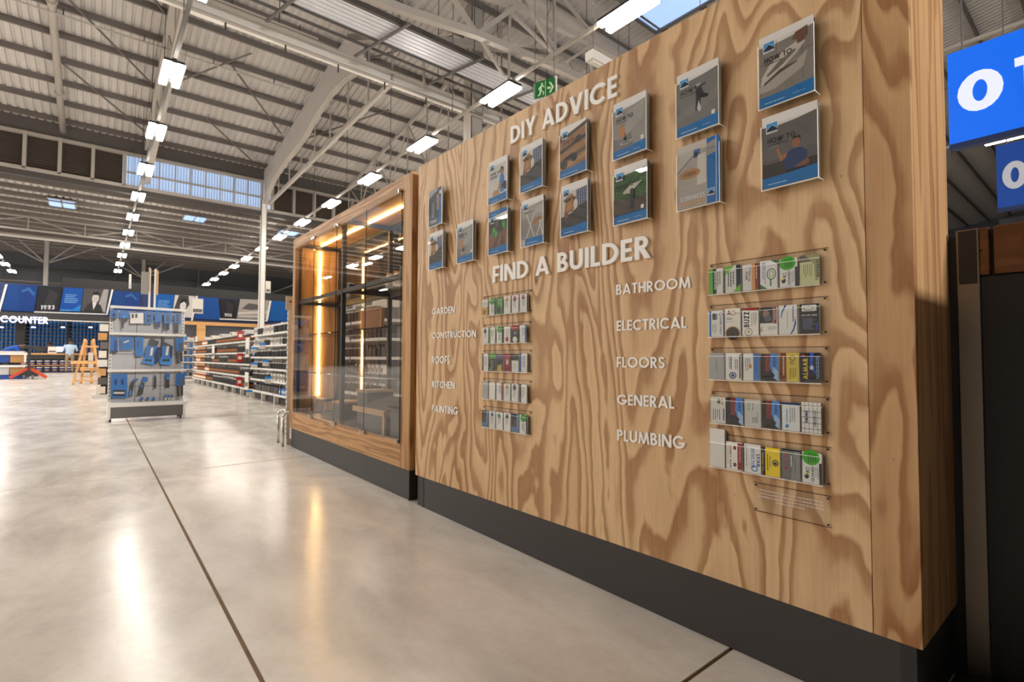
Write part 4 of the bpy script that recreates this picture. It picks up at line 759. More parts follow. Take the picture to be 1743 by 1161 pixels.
RK = [
 ('BATHROOM', (4.646, 1190, 410), ((85, 185), (95, 430), (1025, 350), (1020, 60)), [('green and navy striped', green_black), ('grey with green corners', green_grey), ('half white half orange-red', homedoc), ('white with a ringed green emblem', dome), ('white with a bright green disc', cm), ('pale olive with dark heading', garden)]),
 ('ELECTRICAL', (4.646, 1190, 410), ((88, 510), (90, 765), (1025, 740), (1025, 440)), [('white with blue side stripe', touch), ('white with a brown half disc', aqua), ('white with a red top and tall dark letters', buzz), ('white with a dark photograph and red stripe', photo), ('white with blue swooshes', swoosh), ('black with white heading box', black_c)]),
 ('FLOORS', (4.646, 1190, 410), ((95, 845), (97, 1100), (1040, 1130), (1030, 838)), [('plain silver grey', grey_c), ('white with a blue gear', gear), ('white with a blue right band', blue_r), ('dark with sky-blue right side', sky), ('brown and mustard yellow', yell), ('black with yellow upright letters', almar)]),
 ('GENERAL', (4.646, 1190, 650), ((100, 75), (110, 330), (1045, 415), (1045, 120)), [('grey with gold dots', coins), ('dark and sky-blue, left of two alike', sky), ('grey with green C letters', ccc), ('dark and sky-blue, right of two alike', sky), ('white with a navy top strip', blue_w), ('white with a dark square grid', grid)]),
 ('PLUMBING', (4.646, 1190, 650), ((100, 405), (105, 680), (1050, 810), (1045, 515)), [('tall blank white', blank), ('white with a dark red right stripe', handy), ('white with blue outlined letters', leak), ('bright yellow with a black left stripe', yellow), ('metallic grey with red letters', btg), ('white with a bright green disc', cm)]),
 ('GARDEN', (4.3, 810, 480), ((60, 110), (60, 250), (415, 222), (415, 55)), [('ochre and white', yel2), ('white with a green disc', dkgreen), ('leafy green', leaf), ('white with small dark print', gen(3)), ('white with a dark emblem', gen(8)), ('pale, at the right end', gen(12))]),
 ('CONSTRUCTION', (4.3, 810, 480), ((62, 320), (62, 455), (412, 445), (412, 280)), [('cream with a dark figure', gen(21)), ('white with one dark mark', gen(22)), ('white with a green lower disc', dkgreen), ('white and green', gen(5)), ('dark with a red top', dkred), ('white with dark squares', gen(25))]),
 ('ROOFS', (4.3, 810, 480), ((62, 505), (60, 658), (415, 660), (415, 490)), [('white with a green swirl', gen(31)), ('black and green', olive), ('dark and yellow', mix1), ('crimson', red1), ('white with a black top', topd), ('white with a small picture', gen(36))]),
 ('KITCHEN', (4.3, 810, 480), ((60, 705), (60, 858), (412, 885), (412, 722)), [('plain pale grey', grey_c), ('plain white', blank), ('white with a dark oval', gen(43)), ('white with blue lettering', gen(44)), ('white with a blue edge', gen(45)), ('white with a brown edge', gen(46))]),
 ('PAINTING', (4.3, 810, 480), ((60, 905), (58, 1060), (415, 1120), (415, 950)), [('dark and blue, at the left end', dark1), ('white with green print', gen(52)), ('white with a navy leaf', gen(53)), ('white and bright blue', gen(54)), ('dark and blue, fifth in the row', dark1), ('white over green and black', dkgreen)])]
for ri, (word, (s, ox, oy), q, cards) in enumerate(RK):
    P = [onx(x/s+ox, y/s+oy, D) for x, y in q]     # TL BL BR TR
    yl = (P[0].y+P[1].y)/2; yr = (P[2].y+P[3].y)/2; z1 = (P[0].z+P[3].z)/2; z0 = (P[1].z+P[2].z)/2
    t = thing('card_rack', 'clear acrylic six-pocket card rack beside the word '+word, 'card rack', (D, (yl+yr)/2, z0), group='clear card racks on the plywood board')
    MB().box(D-.003, yr, z0-.002, D-.0006, yl, z1).build('back_plate', 'acrylic', t)
    MB().box(D-.0034, yr, z1-.0012, D-.0005, yl, z1).build('edge', 'edge_dark', t)
    x1 = D-.016; yre = yr+.016
    MB().box(x1, yre, z0, D-.0032, yl, z0+.0025).build('ledge', 'acrylic', t)
    ch = (z1-z0)*.80; fp = z0+ch*.92
    MB().box(x1-.0016, yre, z0, x1-.0001, yl, fp).build('front_panel', 'acrylic', t)
    MB().box(x1-.0019, yre, fp-.0008, x1-.0003, yl, fp+.0006).build('edge', 'acrylic_edge', t); MB().box(x1-.0019, yre, z0-.0008, x1-.0003, yl, z0+.001).build('edge', 'acrylic_edge', t)
    pw = (yl-yre)/6
    for k in range(7): yy = yl-k*pw; MB().box(x1, yy-.0006, z0+.0026, D-.0034, yy+.0006, fp).build('divider', 'acrylic', t)
    for yy in (yl-.006, yr+.007):
        for zz in (z0+.006, z1-.006):
            MB().tube((D-.0030, yy, zz), (D-.0062, yy, zz), .0028, 10).build('screw', 'screw', t)
    for k, (lab, spec) in enumerate(cards):
        h = ch*random.uniform(.97, 1.03); wd = h/1.7
        if word == 'PLUMBING' and k == 0: h = ch*1.42
        cw = min(pw*.90, wd*1.02); yc = yl-(k+.5)*pw+random.uniform(-.0015, .0015); zz = z0+.0028; lean = random.uniform(-.002, .002)
        nstack = random.randint(2, 5); x0 = x1+.0006
        o = thing('business_card', 'card pile in the %s rack: %s' % (word, lab), 'business card', (x0, yc, zz), group='business cards in the %s rack' % word)
        for j in range(nstack):
            col = random.choice([(206, 202, 196), (188, 182, 176), (120, 110, 100), (196, 196, 200), (90, 90, 100)]) if j else None
            xx = x0+j*.0024; dy = random.uniform(-.0012, .0012) if j else 0
            dy += -.0014*j
            mb = MB().box(xx, max(yl-(k+1)*pw+.0008, yc-cw/2+dy), zz, xx+.0009, min(yl-k*pw-.0008, yc+cw/2+dy), zz+h-.001*j, 0, col or (214, 210, 204))
            mb.build('card_stock', 'print', o)
        p = Print((x0, yc+cw/2, zz), (0, -cw, lean*.3), (0, 0, h/1.7), (-1, 0, 0), .00003); card(p, spec); p.into('printed_face', o)
# disclaimer plate
P = [onx(x/4.646+1190, y/4.646+650, D) for x, y in ((435, 795), (440, 1015), (1050, 1155), (1055, 900))]
yl, yr, z1, z0 = P[0].y, P[2].y, (P[0].z+P[3].z)/2, (P[1].z+P[2].z)/2
t = thing('notice_plate', 'small clear acrylic plate with white disclaimer text under the PLUMBING rack', 'sign', (D, (yl+yr)/2, z0))
MB().box(D-.003, yr, z0, D-.0006, yl, z1).build('plate', 'acrylic', t)
for a in (z0, z1-.0012): MB().box(D-.0034, yr, a, D-.0004, yl, a+.0012).build('edge', 'edge_dark', t)
for yy in (yl-.006, yr+.007):
    for zz in (z0+.007, z1-.007): MB().tube((D-.0030, yy, zz), (D-.0055, yy, zz), .0026, 10).build('screw', 'screw', t)
def text_obj(body, size, loc, rot, m, name, parent, align='LEFT', extrude=0, line=1.0, bold=0):
    cu = bpy.data.curves.new('tmp_text', 'FONT'); cu.body = body; cu.size = size; cu.align_x = align; cu.extrude = extrude; cu.space_line = line; cu.resolution_u = 2; cu.offset = bold
    ob = bpy.data.objects.new('tmp_text', cu); COL.objects.link(ob); bpy.context.view_layer.update()
    me = bpy.data.meshes.new_from_object(ob.evaluated_get(bpy.context.evaluated_depsgraph_get())); bpy.data.objects.remove(ob)
    me.materials.clear(); me.materials.append(M[m]); o = bpy.data.objects.new(name, me); COL.objects.link(o)
    if parent: o.parent = parent; o.location = Vector(loc)-WL(parent)
    else: o.location = loc
    o.rotation_euler = rot; return o
FACE = (math.pi/2, 0, -math.pi/2)      # upright text facing -X
txt = 'FH Chamberlain does not take responsibility for the\nservice providers on this board and exclude any and\nall liability in relation to any work done by any service\nproviders on this board.'
o = text_obj(txt, .0080, (D-.0034, (yl+yr)/2+.001, z1-.022), FACE, 'letter_white', 'printed_text', t, 'CENTER', line=1.15)

# ================================================================ GLAZED DISPLAY CABINET
CX0, CX1, CY0, CY1, CZ0, CZ1 = 1.53, 2.04, 2.868, 5.36, .186, 2.072
cab = thing('display_cabinet', 'oak-framed glass display cabinet on a charcoal plinth left of the plywood board', 'cabinet', (1.8, 4.1, 0))
gy0, gy1, gz0, gz1 = 2.99, 5.275, .352, 1.972
MB().box(CX0+.01, CY0+.012, 0, CX1-.02, CY1-.01, CZ0-.001).build('plinth', 'charcoal', cab, bevel=.002)
MB().box(CX0+.006, CY0+.008, 0, CX0+.0095, CY0+.02, CZ0-.002).build('plinth_trim', 'off_black', cab)
MB().box(CX0, CY0, CZ0, CX0+.03, gy0, CZ1).build('stile', 'oak_vertical', cab, bevel=.001)
MB().box(CX0, gy1, CZ0, CX0+.03, CY1, CZ1).build('stile', 'oak_vertical', cab, bevel=.001)
MB().box(CX0, gy0+.0005, CZ0, CX0+.03, gy1-.0005, gz0).build('rail', 'oak_horizontal', cab, bevel=.001)
MB().box(CX0, gy0+.0005, gz1, CX0+.03, gy1-.0005, CZ1).build('rail', 'oak_horizontal', cab, bevel=.001)
MB().box(CX0+.0305, CY0, CZ0, CX1, CY0+.03, CZ1).build('side_panel', 'oak_side', cab)
MB().box(CX0+.0305, CY1-.03, CZ0, CX1, CY1, CZ1).build('side_panel', 'oak_inner', cab)
MB().box(CX0+.0305, CY0+.031, CZ1-.03, CX1, CY1-.031, CZ1).build('top_panel', 'oak_inner', cab)
MB().box(CX0+.0305, CY0+.031, CZ0, CX1, CY1-.031, gz0-.012).build('floor_panel', 'off_black', cab)
ix0, ix1, iy0, iy1, iz1 = CX0+.034, CX1-.03, CY0+.032, CY1-.032, CZ1-.032
fr = MB()
b = .032
for x in (ix0, ix1-b):
    for y in (iy0+.085 if x == ix0 else iy0, (gy0+gy1)/2-.02, iy1-b): fr.box(x, y, gz0-.01, x+b, y+b, iz1)
    for z in (iz1-b, 1.42): fr.box(x, iy0, z, x+b, iy1, z+b)
for y in (iy0+.08, (gy0+gy1)/2-.02, iy1-b):
    for z in (iz1-b, 1.42): fr.box(ix0, y, z, ix1, y+b, z+b)
fr.build('steel_frame', 'black_steel', cab)
MB().box(ix0+b, iy0, 1.446, ix1-b, iy1, 1.454).build('glass_shelf', 'glass_pane', cab)
for z in (1.10, .74):
    MB().box(ix0+.02, iy0+.1, z, ix1-.01, iy1, z+.008).build('glass_shelf', 'glass_pane', cab)
    MB().box(ix0+.016, iy0+.1, z, ix0+.0195, iy1, z+.009).build('shelf_edge', 'glass_edge', cab)
MB().box(1.780, iy1-.009, .50, 1.796, iy1-.001, 1.985).build('led_strip', 'led_glow', cab)
MB().box(1.778, iy0+.03, iz1-.009, 1.792, iy1-.05, iz1-.001).build('led_strip', 'led_glow', cab)
bk = MB().box(CX1-.02, iy0, gz0, CX1-.014, iy1, iz1).build('back_glass', 'glass_pane', cab)
seams = [gy1, 4.706, 4.145, 3.552, gy0]
for k in range(4):
    a, c = seams[k+1]+.0015, seams[k]-.0015
    g = MB().box(CX0-.010, a, gz0-.005, CX0-.003, c, gz1+.005).build('glass_door', 'glass_pane', cab)
    MB().box(CX0-.0102, a-.0008, gz0-.005, CX0-.0028, a+.0008, gz1+.005).build('glass_edge', 'glass_edge', g)
for y in (gy1-.56, (gy0+gy1)/2, 3.555, gy0+.02):
    for z in (gz0-.002, gz1+.002):
        if z > 1 and abs(y-3.555) < .01: continue
        m = MB()
        for dy in ((-.022, .022) if y > gy0+.1 else (0,)): m.tube((CX0-.016, y+dy, z-.012), (CX0-.016, y+dy, z+.012), .011, 12); m.box(CX0-.016, y+dy-.012, z-.013, CX0, y+dy+.012, z+.013)
        m.build('door_clamp', 'chrome', cab, bevel=.001)
# things inside the cabinet
def inside(name, label, cat, loc, parts, group=None):
    t = thing(name, label, cat, loc, group)
    for nme, mb, m in parts: mb.build(nme, m, t)
    return t
y = 3.55; z = gz0-.011
inside('tool_chest', 'dark chest with a slanted black lid edged in pale wood on the cabinet floor', 'chest', (1.72, y, z), [
    ('body', MB().box(1.60, 3.38, z, 1.90, 3.86, z+.13), 'box_grey'),
    ('lid', MB().prism([(1.585, 3.34, z+.135), (1.585, 3.34, z+.17), (1.90, 3.34, z+.235), (1.90, 3.34, z+.135)], (0, .54, 0)), 'off_black'),
    ('lid_edge', MB().box(1.575, 3.33, z+.133, 1.586, 3.89, z+.172).box(1.586, 3.325, z+.13, 1.90, 3.338, z+.17), 'wood_trim'), ('corner_post', MB().box(1.585, 3.345, z, 1.6, 3.375, z+.13), 'wood_trim')])
inside('storage_box', 'grey box with an open top at the right end of the cabinet floor', 'box', (1.72, 3.15, z), [
    ('body', MB().box(1.60, 3.06, z, 1.86, 3.28, z+.20), 'box_grey'), ('rim', MB().box(1.59, 3.05, z+.20, 1.87, 3.29, z+.215), 'off_black')])
t = inside('leaf_print_box', 'upright box printed with green fern leaves near the cabinet right side', 'box', (1.9, 3.22, z), [('body', MB().box(1.88, 3.08, z, 1.96, 3.34, z+.36), 'off_black')])
p = Print((1.8795, 3.33, z+.05), (0, -.24, 0), (0, 0, .29), (-1, 0, 0), .0003); p.rect(0, 0, 1, 1, (206, 214, 196))
for k in range(9):
    v = .05+.1*k; p.poly([(.5, v), (.08, v+.16), (.12, v+.2), (.5, v+.06)], (70, 130, 66)); p.poly([(.5, v), (.92, v+.16), (.88, v+.2), (.5, v+.06)], (90, 150, 80))
p.into('printed_face', t)
for k, (y, hgt, lab) in enumerate(((4.05, .26, 'taller dark box with pale trim in the middle of the cabinet floor'), (4.6, .13, 'low dark box at the back left of the cabinet floor'))):
    inside('storage_box', lab, 'box', (1.8, y, z), [('body', MB().box(1.72, y-.10, z, 1.95, y+.10, z+hgt), 'box_grey'), ('lid', MB().box(1.71, y-.11, z+hgt, 1.96, y+.11, z+hgt+.02), 'wood_trim')])
inside('wooden_stool', 'small black wire stool frame at the left of the cabinet floor', 'stool', (1.78, 4.95, z), [
    ('seat', MB().box(1.68, 4.86, z+.13, 1.88, 5.06, z+.15), 'off_black'), ('leg_frame', MB().path([(1.69, 4.87, z+.13), (1.66, 4.84, z+.007), (1.90, 4.84, z+.007), (1.87, 4.87, z+.13)], .006).path([(1.69, 5.05, z+.13), (1.66, 5.08, z+.007), (1.90, 5.08, z+.007), (1.87, 5.05, z+.13)], .006), 'black_steel')])
# chairs / panels seen on the shelves
t = inside('display_board', 'dark rectangular sample board with a wooden edge on the middle glass shelf', 'sample board', (1.85, 4.2, 1.108), [('panel', MB().box(1.86, 4.02, 1.109, 1.88, 4.42, 1.30), 'amber'), ('edge', MB().box(1.855, 4.00, 1.109, 1.885, 4.02, 1.31).box(1.855, 4.02, 1.30, 1.885, 4.44, 1.315), 'wood_trim')])
for k, (y, lab) in enumerate(((4.35, 'small dark toy-like tool on the steel shelf behind the cabinet middle'), (3.35, 'small dark tool on the steel shelf near the right end of the cabinet'))):
    m = MB().box(1.70, y-.10, 1.4545, 1.78, y+.05, 1.475); m.prism([(1.70, y-.02, 1.475), (1.70, y-.05, 1.53), (1.70, y+.01, 1.55), (1.70, y+.03, 1.475)], (.05, 0, 0)); inside('hand_tool', lab, 'tool', (1.74, y, 1.4545), [('body', m, 'black_plastic')])
for k in range(5):
    y = 3.30+.14*k; inside('glass_jar', 'clear glass jar on the steel-framed shelf inside the cabinet', 'jar', (1.86, y, 1.4545), [('jar_body', MB().lathe([(.028, .002, 0), (.036, .03, 0), (.036, .09, 0), (.024, .11, 0)], 12, c=(1.86, y, 1.4545)), 'acrylic_edge'), ('lid', MB().lathe([(.026, .111, 0), (.026, .125, 0)], 12, c=(1.86, y, 1.4545)), 'wood_trim')], 'jars on the cabinet shelf')
# stainless trolley hoops and the perforated post by the cabinet
t = thing('trolley_guard', 'bent stainless steel hoop pair on the floor at the left end of the cabinet', 'guard rail', (1.5, 5.55, 0))
pts = [(1.50, 5.66, 0), (1.50, 5.66, .29), (1.505, 5.65, .325), (1.53, 5.60, .335), (1.60, 5.52, .335)]
MB().path(pts, .014, 10).build('hoop', 'chrome', t, smooth=True)
pts = [(1.475, 5.40, 0), (1.475, 5.40, .29), (1.485, 5.40, .32), (1.53, 5.41, .335), (1.60, 5.43, .335)]
MB().path(pts, .014, 10).build('hoop', 'chrome', t, smooth=True)

# ================================================================ TOOL GONDOLA (near island unit)
GY = 9.0
gon = thing('tool_gondola', 'white shelving unit hung with blue-carded tools in the open aisle', 'display shelf', (.62, 9.1, 0))
gx0, gx1 = .155, 1.045
for x, nme in ((gx0, 'upright'), (gx1-.035, 'upright')):
    u = MB().box(x, 9.10, .03, x+.035, 9.16, 1.60).build(nme, 'white_steel', gon)
    s = MB(); [s.box(x+.012, 9.0965, .12+.05*k, x+.023, 9.0995, .145+.05*k) for k in range(29)]; s.build('slot_row', 'mid_grey', u)
    e = MB().box(x, 8.72, .04, x+.03, 9.10, .20).build('base_leg', 'white_steel', gon)
MB().box(gx0+.036, 9.12, .23, gx1-.036, 9.14, 1.55).build('back_panel', 'grey_panel', gon)
g = MB()
for z in (.46, .92, 1.43): g.box(gx0+.036, 9.112, z, gx1-.036, 9.119, z+.006)
for x in (.46, .76): g.box(x, 9.112, .23, x+.006, 9.119, 1.55)
g.build('panel_joint', 'mid_grey', gon)
for z, y0, h, ex in ((1.565, 8.98, .035, 0), (1.19, 8.93, .035, .005), (.675, 8.93, .035, .012)):
    s = MB().box(gx0-ex, y0, z, gx1+ex, y0+.03, z+h).box(gx0+.036, y0+.0305, z+.01, gx1-.036, 9.10, z+.02).build('shelf', 'white_steel', gon)
    for k in range(4): MB().box(gx0+.08+.22*k, y0-.002, z+.008, gx0+.13+.22*k, y0-.0004, z+.024).build('price_ticket', 'cream', s)
MB().box(gx0, 8.72, .205, gx1+.02, 9.10, .245).build('base_shelf', 'white_steel', gon)
MB().box(gx0+.031, 8.74, .05, gx1-.031, 8.76, .20).build('kick_plate', 'mid_grey', gon)
for x in (gx0+.03, gx1-.06):
    for y in (8.78, 9.05): c = MB().tube((x-.012, y, .028), (x+.012, y, .028), .027, 12).build('castor', 'black_plastic', gon)
for x in (.60, .665): MB().box(x-.012, 9.10, 1.6, x+.012, 9.125, 2.18).build('sign_post', 'white_steel', gon)
MB().box(.50, 9.06, 1.80, .585, 9.13, 2.12).build('header_board', 'concrete_grey', gon); MB().box(.586, 9.055, 1.84, .60, 9.14, 2.19).build('header_edge', 'pine', gon); MB().box(.681, 9.07, 1.80, .70, 9.13, 2.16).build('header_edge', 'pine', gon)
def pack(label, px, parts_px, cat='tool pack', y=GY, sA=(9.2875, 170, 515), name='tool_pack'):
    s, ox, oy = sA
    def f(p, yy):
        q = ony(p[0]/s+ox, p[1]/s+oy, yy); q.z = max(q.z, .252); return q
    c = f(px[0], y); t = thing(name, label, cat, tuple(c), group='tools hanging on the white gondola')
    MB().prism([f(p, y) for p in px][::-1], (0, .012, 0)).build('backing_card', 'blue_plastic', t)
    for nme, m, poly, dy in parts_px: MB().prism([f(p, y-.002-dy) for p in poly][::-1], (0, .02+dy*.0, 0)).build(nme, m, t)
    cx = sum(p[0] for p in px)/len(px); top = min(p[1] for p in px); q = f((cx, top+6), y)
    MB().tube((q.x, y-.03, q.z), (q.x, 9.115, q.z+.004), .003, 6).build('peg_hook', 'chrome', t)
def R(x0, y0, x1, y1): return [(x0, y0), (x1, y0), (x1, y1), (x0, y1)]
pack('blue trowel card at top left of the gondola', R(165, 115, 285, 240), [('tool_head', 'black_plastic', [(180, 240), (275, 240), (240, 275), (200, 270)], .0), ('tool_grip', 'navy', R(205, 175, 240, 215), .01)])
pack('blue card with black handle, second in the top row of the gondola', R(320, 125, 460, 260), [('handle', 'black_plastic', [(335, 240), (450, 240), (430, 300), (380, 310), (375, 410), (350, 400), (350, 290)], 0), ('emblem', 'blue_bright', R(360, 205, 415, 245), .012)])
pack('white card with two small black fittings in the top row of the gondola', R(480, 150, 690, 165), [('card_face', 'white_steel', R(480, 165, 690, 330), 0), ('fitting', 'black_plastic', R(505, 180, 535, 245), .01), ('fitting', 'black_plastic', R(562, 180, 592, 240), .01)])
pack('blue card with two black rollers in the top row of the gondola', R(705, 135, 838, 335), [('roller', 'black_plastic', R(748, 195, 810, 228), .01), ('roller', 'black_plastic', R(748, 258, 800, 300), .01)])
pack('blue card with curved snips in the top row of the gondola', [(870, 150), (975, 150), (975, 300), (870, 320)], [('grip', 'black_plastic', [(870, 320), (900, 320), (915, 395), (890, 390)], 0), ('grip', 'blue_deep', [(925, 300), (965, 300), (950, 400), (925, 390)], 0)])
pack('blue card with short black legs in the top row of the gondola', R(1015, 165, 1135, 330), [('grip', 'black_plastic', [(1020, 330), (1055, 330), (1045, 430), (1020, 425)], 0), ('grip', 'navy', R(1060, 330, 1095, 432), 0), ('tool_head', 'mid_grey', R(1060, 210, 1095, 290), .01)])
pack('blue card with long black handles at top right of the gondola', R(1175, 170, 1282, 340), [('grip', 'black_plastic', [(1185, 320), (1245, 320), (1240, 478), (1185, 478)], 0), ('tool_head', 'mid_grey', R(1215, 190, 1250, 300), .01)])
pack('tall narrow blue pack at left of the middle row of the gondola', R(165, 535, 285, 790), [('tool_body', 'blue_deep', R(230, 600, 268, 760), .01), ('base', 'black_plastic', R(175, 765, 285, 790), .01)])
pack('square blue pack with a white flash in the middle row of the gondola', R(325, 545, 530, 750), [('flash', 'white_paint', [(370, 625), (455, 592), (468, 612), (385, 645)], .01)])
pack('narrow blue pack with a slim blade in the middle row of the gondola', R(560, 545, 690, 850), [('blade', 'blue_deep', [(595, 640), (615, 600), (605, 730)], .01)])
pack('left of the two blue saw packs with black handles on the gondola', [(745, 680), (900, 690), (830, 900), (700, 880)], [('handle', 'black_plastic', [(800, 560), (940, 620), (905, 690), (780, 680)], .0), ('blade_guard', 'navy', [(905, 700), (960, 710), (930, 950), (850, 970)], 0), ('foot', 'blue_bright', [(700, 875), (880, 890), (860, 985), (665, 950)], .0), ('mark', 'white_paint', [(810, 720), (845, 715), (830, 830), (790, 850)], .012), ('slot', 'black_plastic', [(715, 890), (830, 900), (820, 935), (710, 925)], .012)])
pack('right of the two blue saw packs with black handles on the gondola', [(985, 680), (1110, 670), (1105, 880), (970, 880)], [('handle', 'black_plastic', [(1000, 545), (1020, 545), (1020, 620), (1150, 690), (1110, 700), (985, 680)], .0), ('blade_guard', 'navy', [(1110, 690), (1155, 690), (1140, 870), (1105, 880)], 0), ('foot', 'blue_bright', [(960, 870), (1145, 870), (1135, 985), (950, 975)], .0), ('mark', 'white_paint', [(1060, 690), (1095, 690), (1075, 840), (1035, 830)], .012), ('slot', 'black_plastic', [(985, 890), (1105, 890), (1100, 930), (985, 930)], .012)])
pack('blue pliers card at right of the middle row of the gondola', R(1195, 560, 1325, 765), [('grip', 'black_plastic', [(1200, 770), (1240, 770), (1248, 970), (1222, 965)], 0), ('grip', 'black_plastic', [(1268, 770), (1300, 770), (1305, 930), (1275, 935)], 0), ('tool_head', 'mid_grey', R(1262, 650, 1305, 750), .01)])
sB = (10.89, 170, 620)
pack('large blue pack with hooks and bits at lower left of the gondola', R(205, 180, 510, 625), [('hook_print', 'navy', R(275, 280, 315, 375), .01), ('hook_print', 'navy', R(400, 280, 440, 380), .01), ('bit_row', 'off_black', R(240, 480, 470, 590), .01), ('bit_silver', 'grey_panel', R(255, 515, 455, 550), .018)], sA=sB)
pack('left slanted hammer with black grip on the lower row of the gondola', [(620, 270), (710, 262), (706, 305), (615, 320)], [('handle', 'black_plastic', [(585, 320), (640, 320), (600, 600), (530, 600)], 0), ('grip_stripe', 'blue_bright', [(565, 480), (588, 480), (572, 585), (545, 585)], .01)], sA=sB)
pack('right slanted hammer with black grip on the lower row of the gondola', [(800, 230), (895, 245), (885, 320), (770, 345)], [('handle', 'black_plastic', [(770, 340), (830, 350), (795, 560), (700, 582), (690, 560)], 0), ('grip_stripe', 'blue_bright', R(762, 388, 790, 425), .01)], sA=sB)
pack('slim black file on the lower row of the gondola', R(1005, 205, 1045, 240), [('handle', 'black_plastic', [(1005, 240), (1048, 240), (1045, 450), (1000, 450)], 0)], sA=sB)
pack('black chisel with blue collar on the lower row of the gondola', R(1205, 170, 1295, 245), [('handle', 'black_plastic', R(1212, 240, 1290, 442), 0), ('collar', 'blue_bright', R(1235, 240, 1285, 280), .01)], sA=sB)
pack('blue cutter card with black legs at lower right of the gondola', R(1410, 170, 1575, 390), [('grip', 'black_plastic', [(1425, 395), (1465, 395), (1470, 605), (1440, 600)], 0), ('grip', 'black_plastic', [(1495, 395), (1545, 395), (1540, 590), (1500, 580)], 0), ('tool_head', 'mid_grey', R(1500, 270, 1550, 370), .01)], sA=sB)
for k in range(3):
    x = 750+110*k; pack(('left', 'middle', 'right')[k]+' of three small blue knobs above the base shelf of the gondola', [(x, 620), (x+55, 610), (x+60, 650), (x+10, 680)], [('stem', 'black_plastic', R(x+5, 670, x+30, 705), 0)], sA=sB, cat='tool', name='knob_tool')
for k in range(3):
    x = 1185+62*k; pack(('left', 'middle', 'right')[k]+' of three small dark blue clamps above the base shelf of the gondola', [(x, 565), (x+50, 575), (x+62, 620), (x+20, 610)], [('jaw', 'white_steel', R(x+20, 620, x+55, 660), 0)], sA=sB, cat='tool', name='clamp_tool')

# ================================================================ AISLE SHELVING (faces the aisle, X = 2.62)
def bay(xf, depth, y0, length, z_levels, top, label, group, flip=1):
    t = thing('shelving_bay', label, 'shelving', (xf+depth/2*flip, y0, 0), group=group)
    xb = xf+depth*flip
    MB().box(xb+.001, y0, .12, xb+.02*flip, y0+length-.001, top).build('back_panel', 'grey_panel', t)
    MB().box(xf+.02*flip, y0, 0, xb, y0+.04, .16).build('base_leg', 'white_steel', t)
    MB().box(xb-.05*flip, y0, .16, xb, y0+.04, top).build('upright', 'white_steel', t)
    for z in z_levels: MB().box(xf, y0+.041, z-.035, xb-.001*flip, y0+length-.001, z).build('shelf', 'white_steel', t)
    MB().box(xf+.10*flip, y0+.042, .01, xf+.11*flip, y0+length-.001, .12).build('kick_plate', 'off_black', t)
    return t
ZN = [.20, .44, .67, .90, 1.13, 1.36]; ZF = [.20, .47, .74, 1.0, 1.26]
prev = None
for k in range(7):
    if prev is None: prev = bay(2.62, .42, 5.62, .93, ZN, 1.62, 'first nearest tall white bay of the near aisle shelving run', 'near run of aisle shelving')
    else: dup(prev, (2.83, 5.62+.93*k, 0), ORD[k]+' nearest tall white bay of the near aisle shelving run')
prev = None
for k in range(9):
    if prev is None: prev = bay(2.62, .42, 12.2, .93, ZF, 1.44, 'first nearest lower white bay of the far aisle shelving run', 'far run of aisle shelving')
    else: dup(prev, (2.83, 12.2+.93*k, 0), ORD[k]+' nearest lower white bay of the far aisle shelving run')
t = thing('perforated_post', 'tall white perforated post standing at the left end of the cabinet', 'post', (1.56, 5.5, 0))
u = MB().box(1.525, 5.47, 0, 1.56, 5.51, 1.46).build('post_shaft', 'white_steel', t); s = MB(); [s.box(1.5225, 5.482, .1+.05*k, 1.5248, 5.496, .125+.05*k) for k in range(26)]; s.build('slot_row', 'mid_grey', u)
MB().box(1.53, 5.46, 0, 1.9, 5.5, .06).build('base_foot', 'white_steel', t)
MB().box(1.49, 5.44, 1.37, 1.585, 5.45, 1.51).build('sign_card', 'white_paint', t); MB().tube((1.535, 5.4395, 1.455), (1.535, 5.436, 1.455), .012, 12).build('sign_dot', 'amber', t)
# product prototypes (origin at the base)
def proto(name, builder, label, cat, group):
    t = thing(name, label, cat, (0, 0, 0), group); builder(t); return t
def mk_bottle(body, cap, r=.034, h=.15):
    def f(t):
        MB().lathe([(r*.95, 0, 0), (r, .01, 0), (r, h*.62, 0), (r*.45, h*.78, 0), (r*.45, h*.8, 0)], 10).build('bottle_body', body, t)
        MB().lathe([(r*.55, h*.802, 0), (r*.55, h, 0)], 10).build('cap', cap, t)
    return f
def mk_tub(body, lid, label, r=.05, h=.11):
    def f(t):
        MB().lathe([(r*.92, 0, 0), (r, h*.9, 0)], 12).build('tub_body', body, t); MB().lathe([(r*1.06, h*.9, 0), (r*1.06, h, 0)], 12).build('lid', lid, t)
        MB().lathe([(r*.97, h*.22, 0), (r*1.015, h*.68, 0)], 12).build('label_band', label, t)
    return f
def mk_box(body, lab, wx=.08, wy=.09, h=.13):
    def f(t):
        MB().box(-wx/2, -wy/2, 0, wx/2, wy/2, h).build('carton', body, t); MB().box(-wx/2-.0015, -wy*.35, h*.3, -wx/2-.0002, wy*.35, h*.7).build('label_panel', lab, t)
    return f
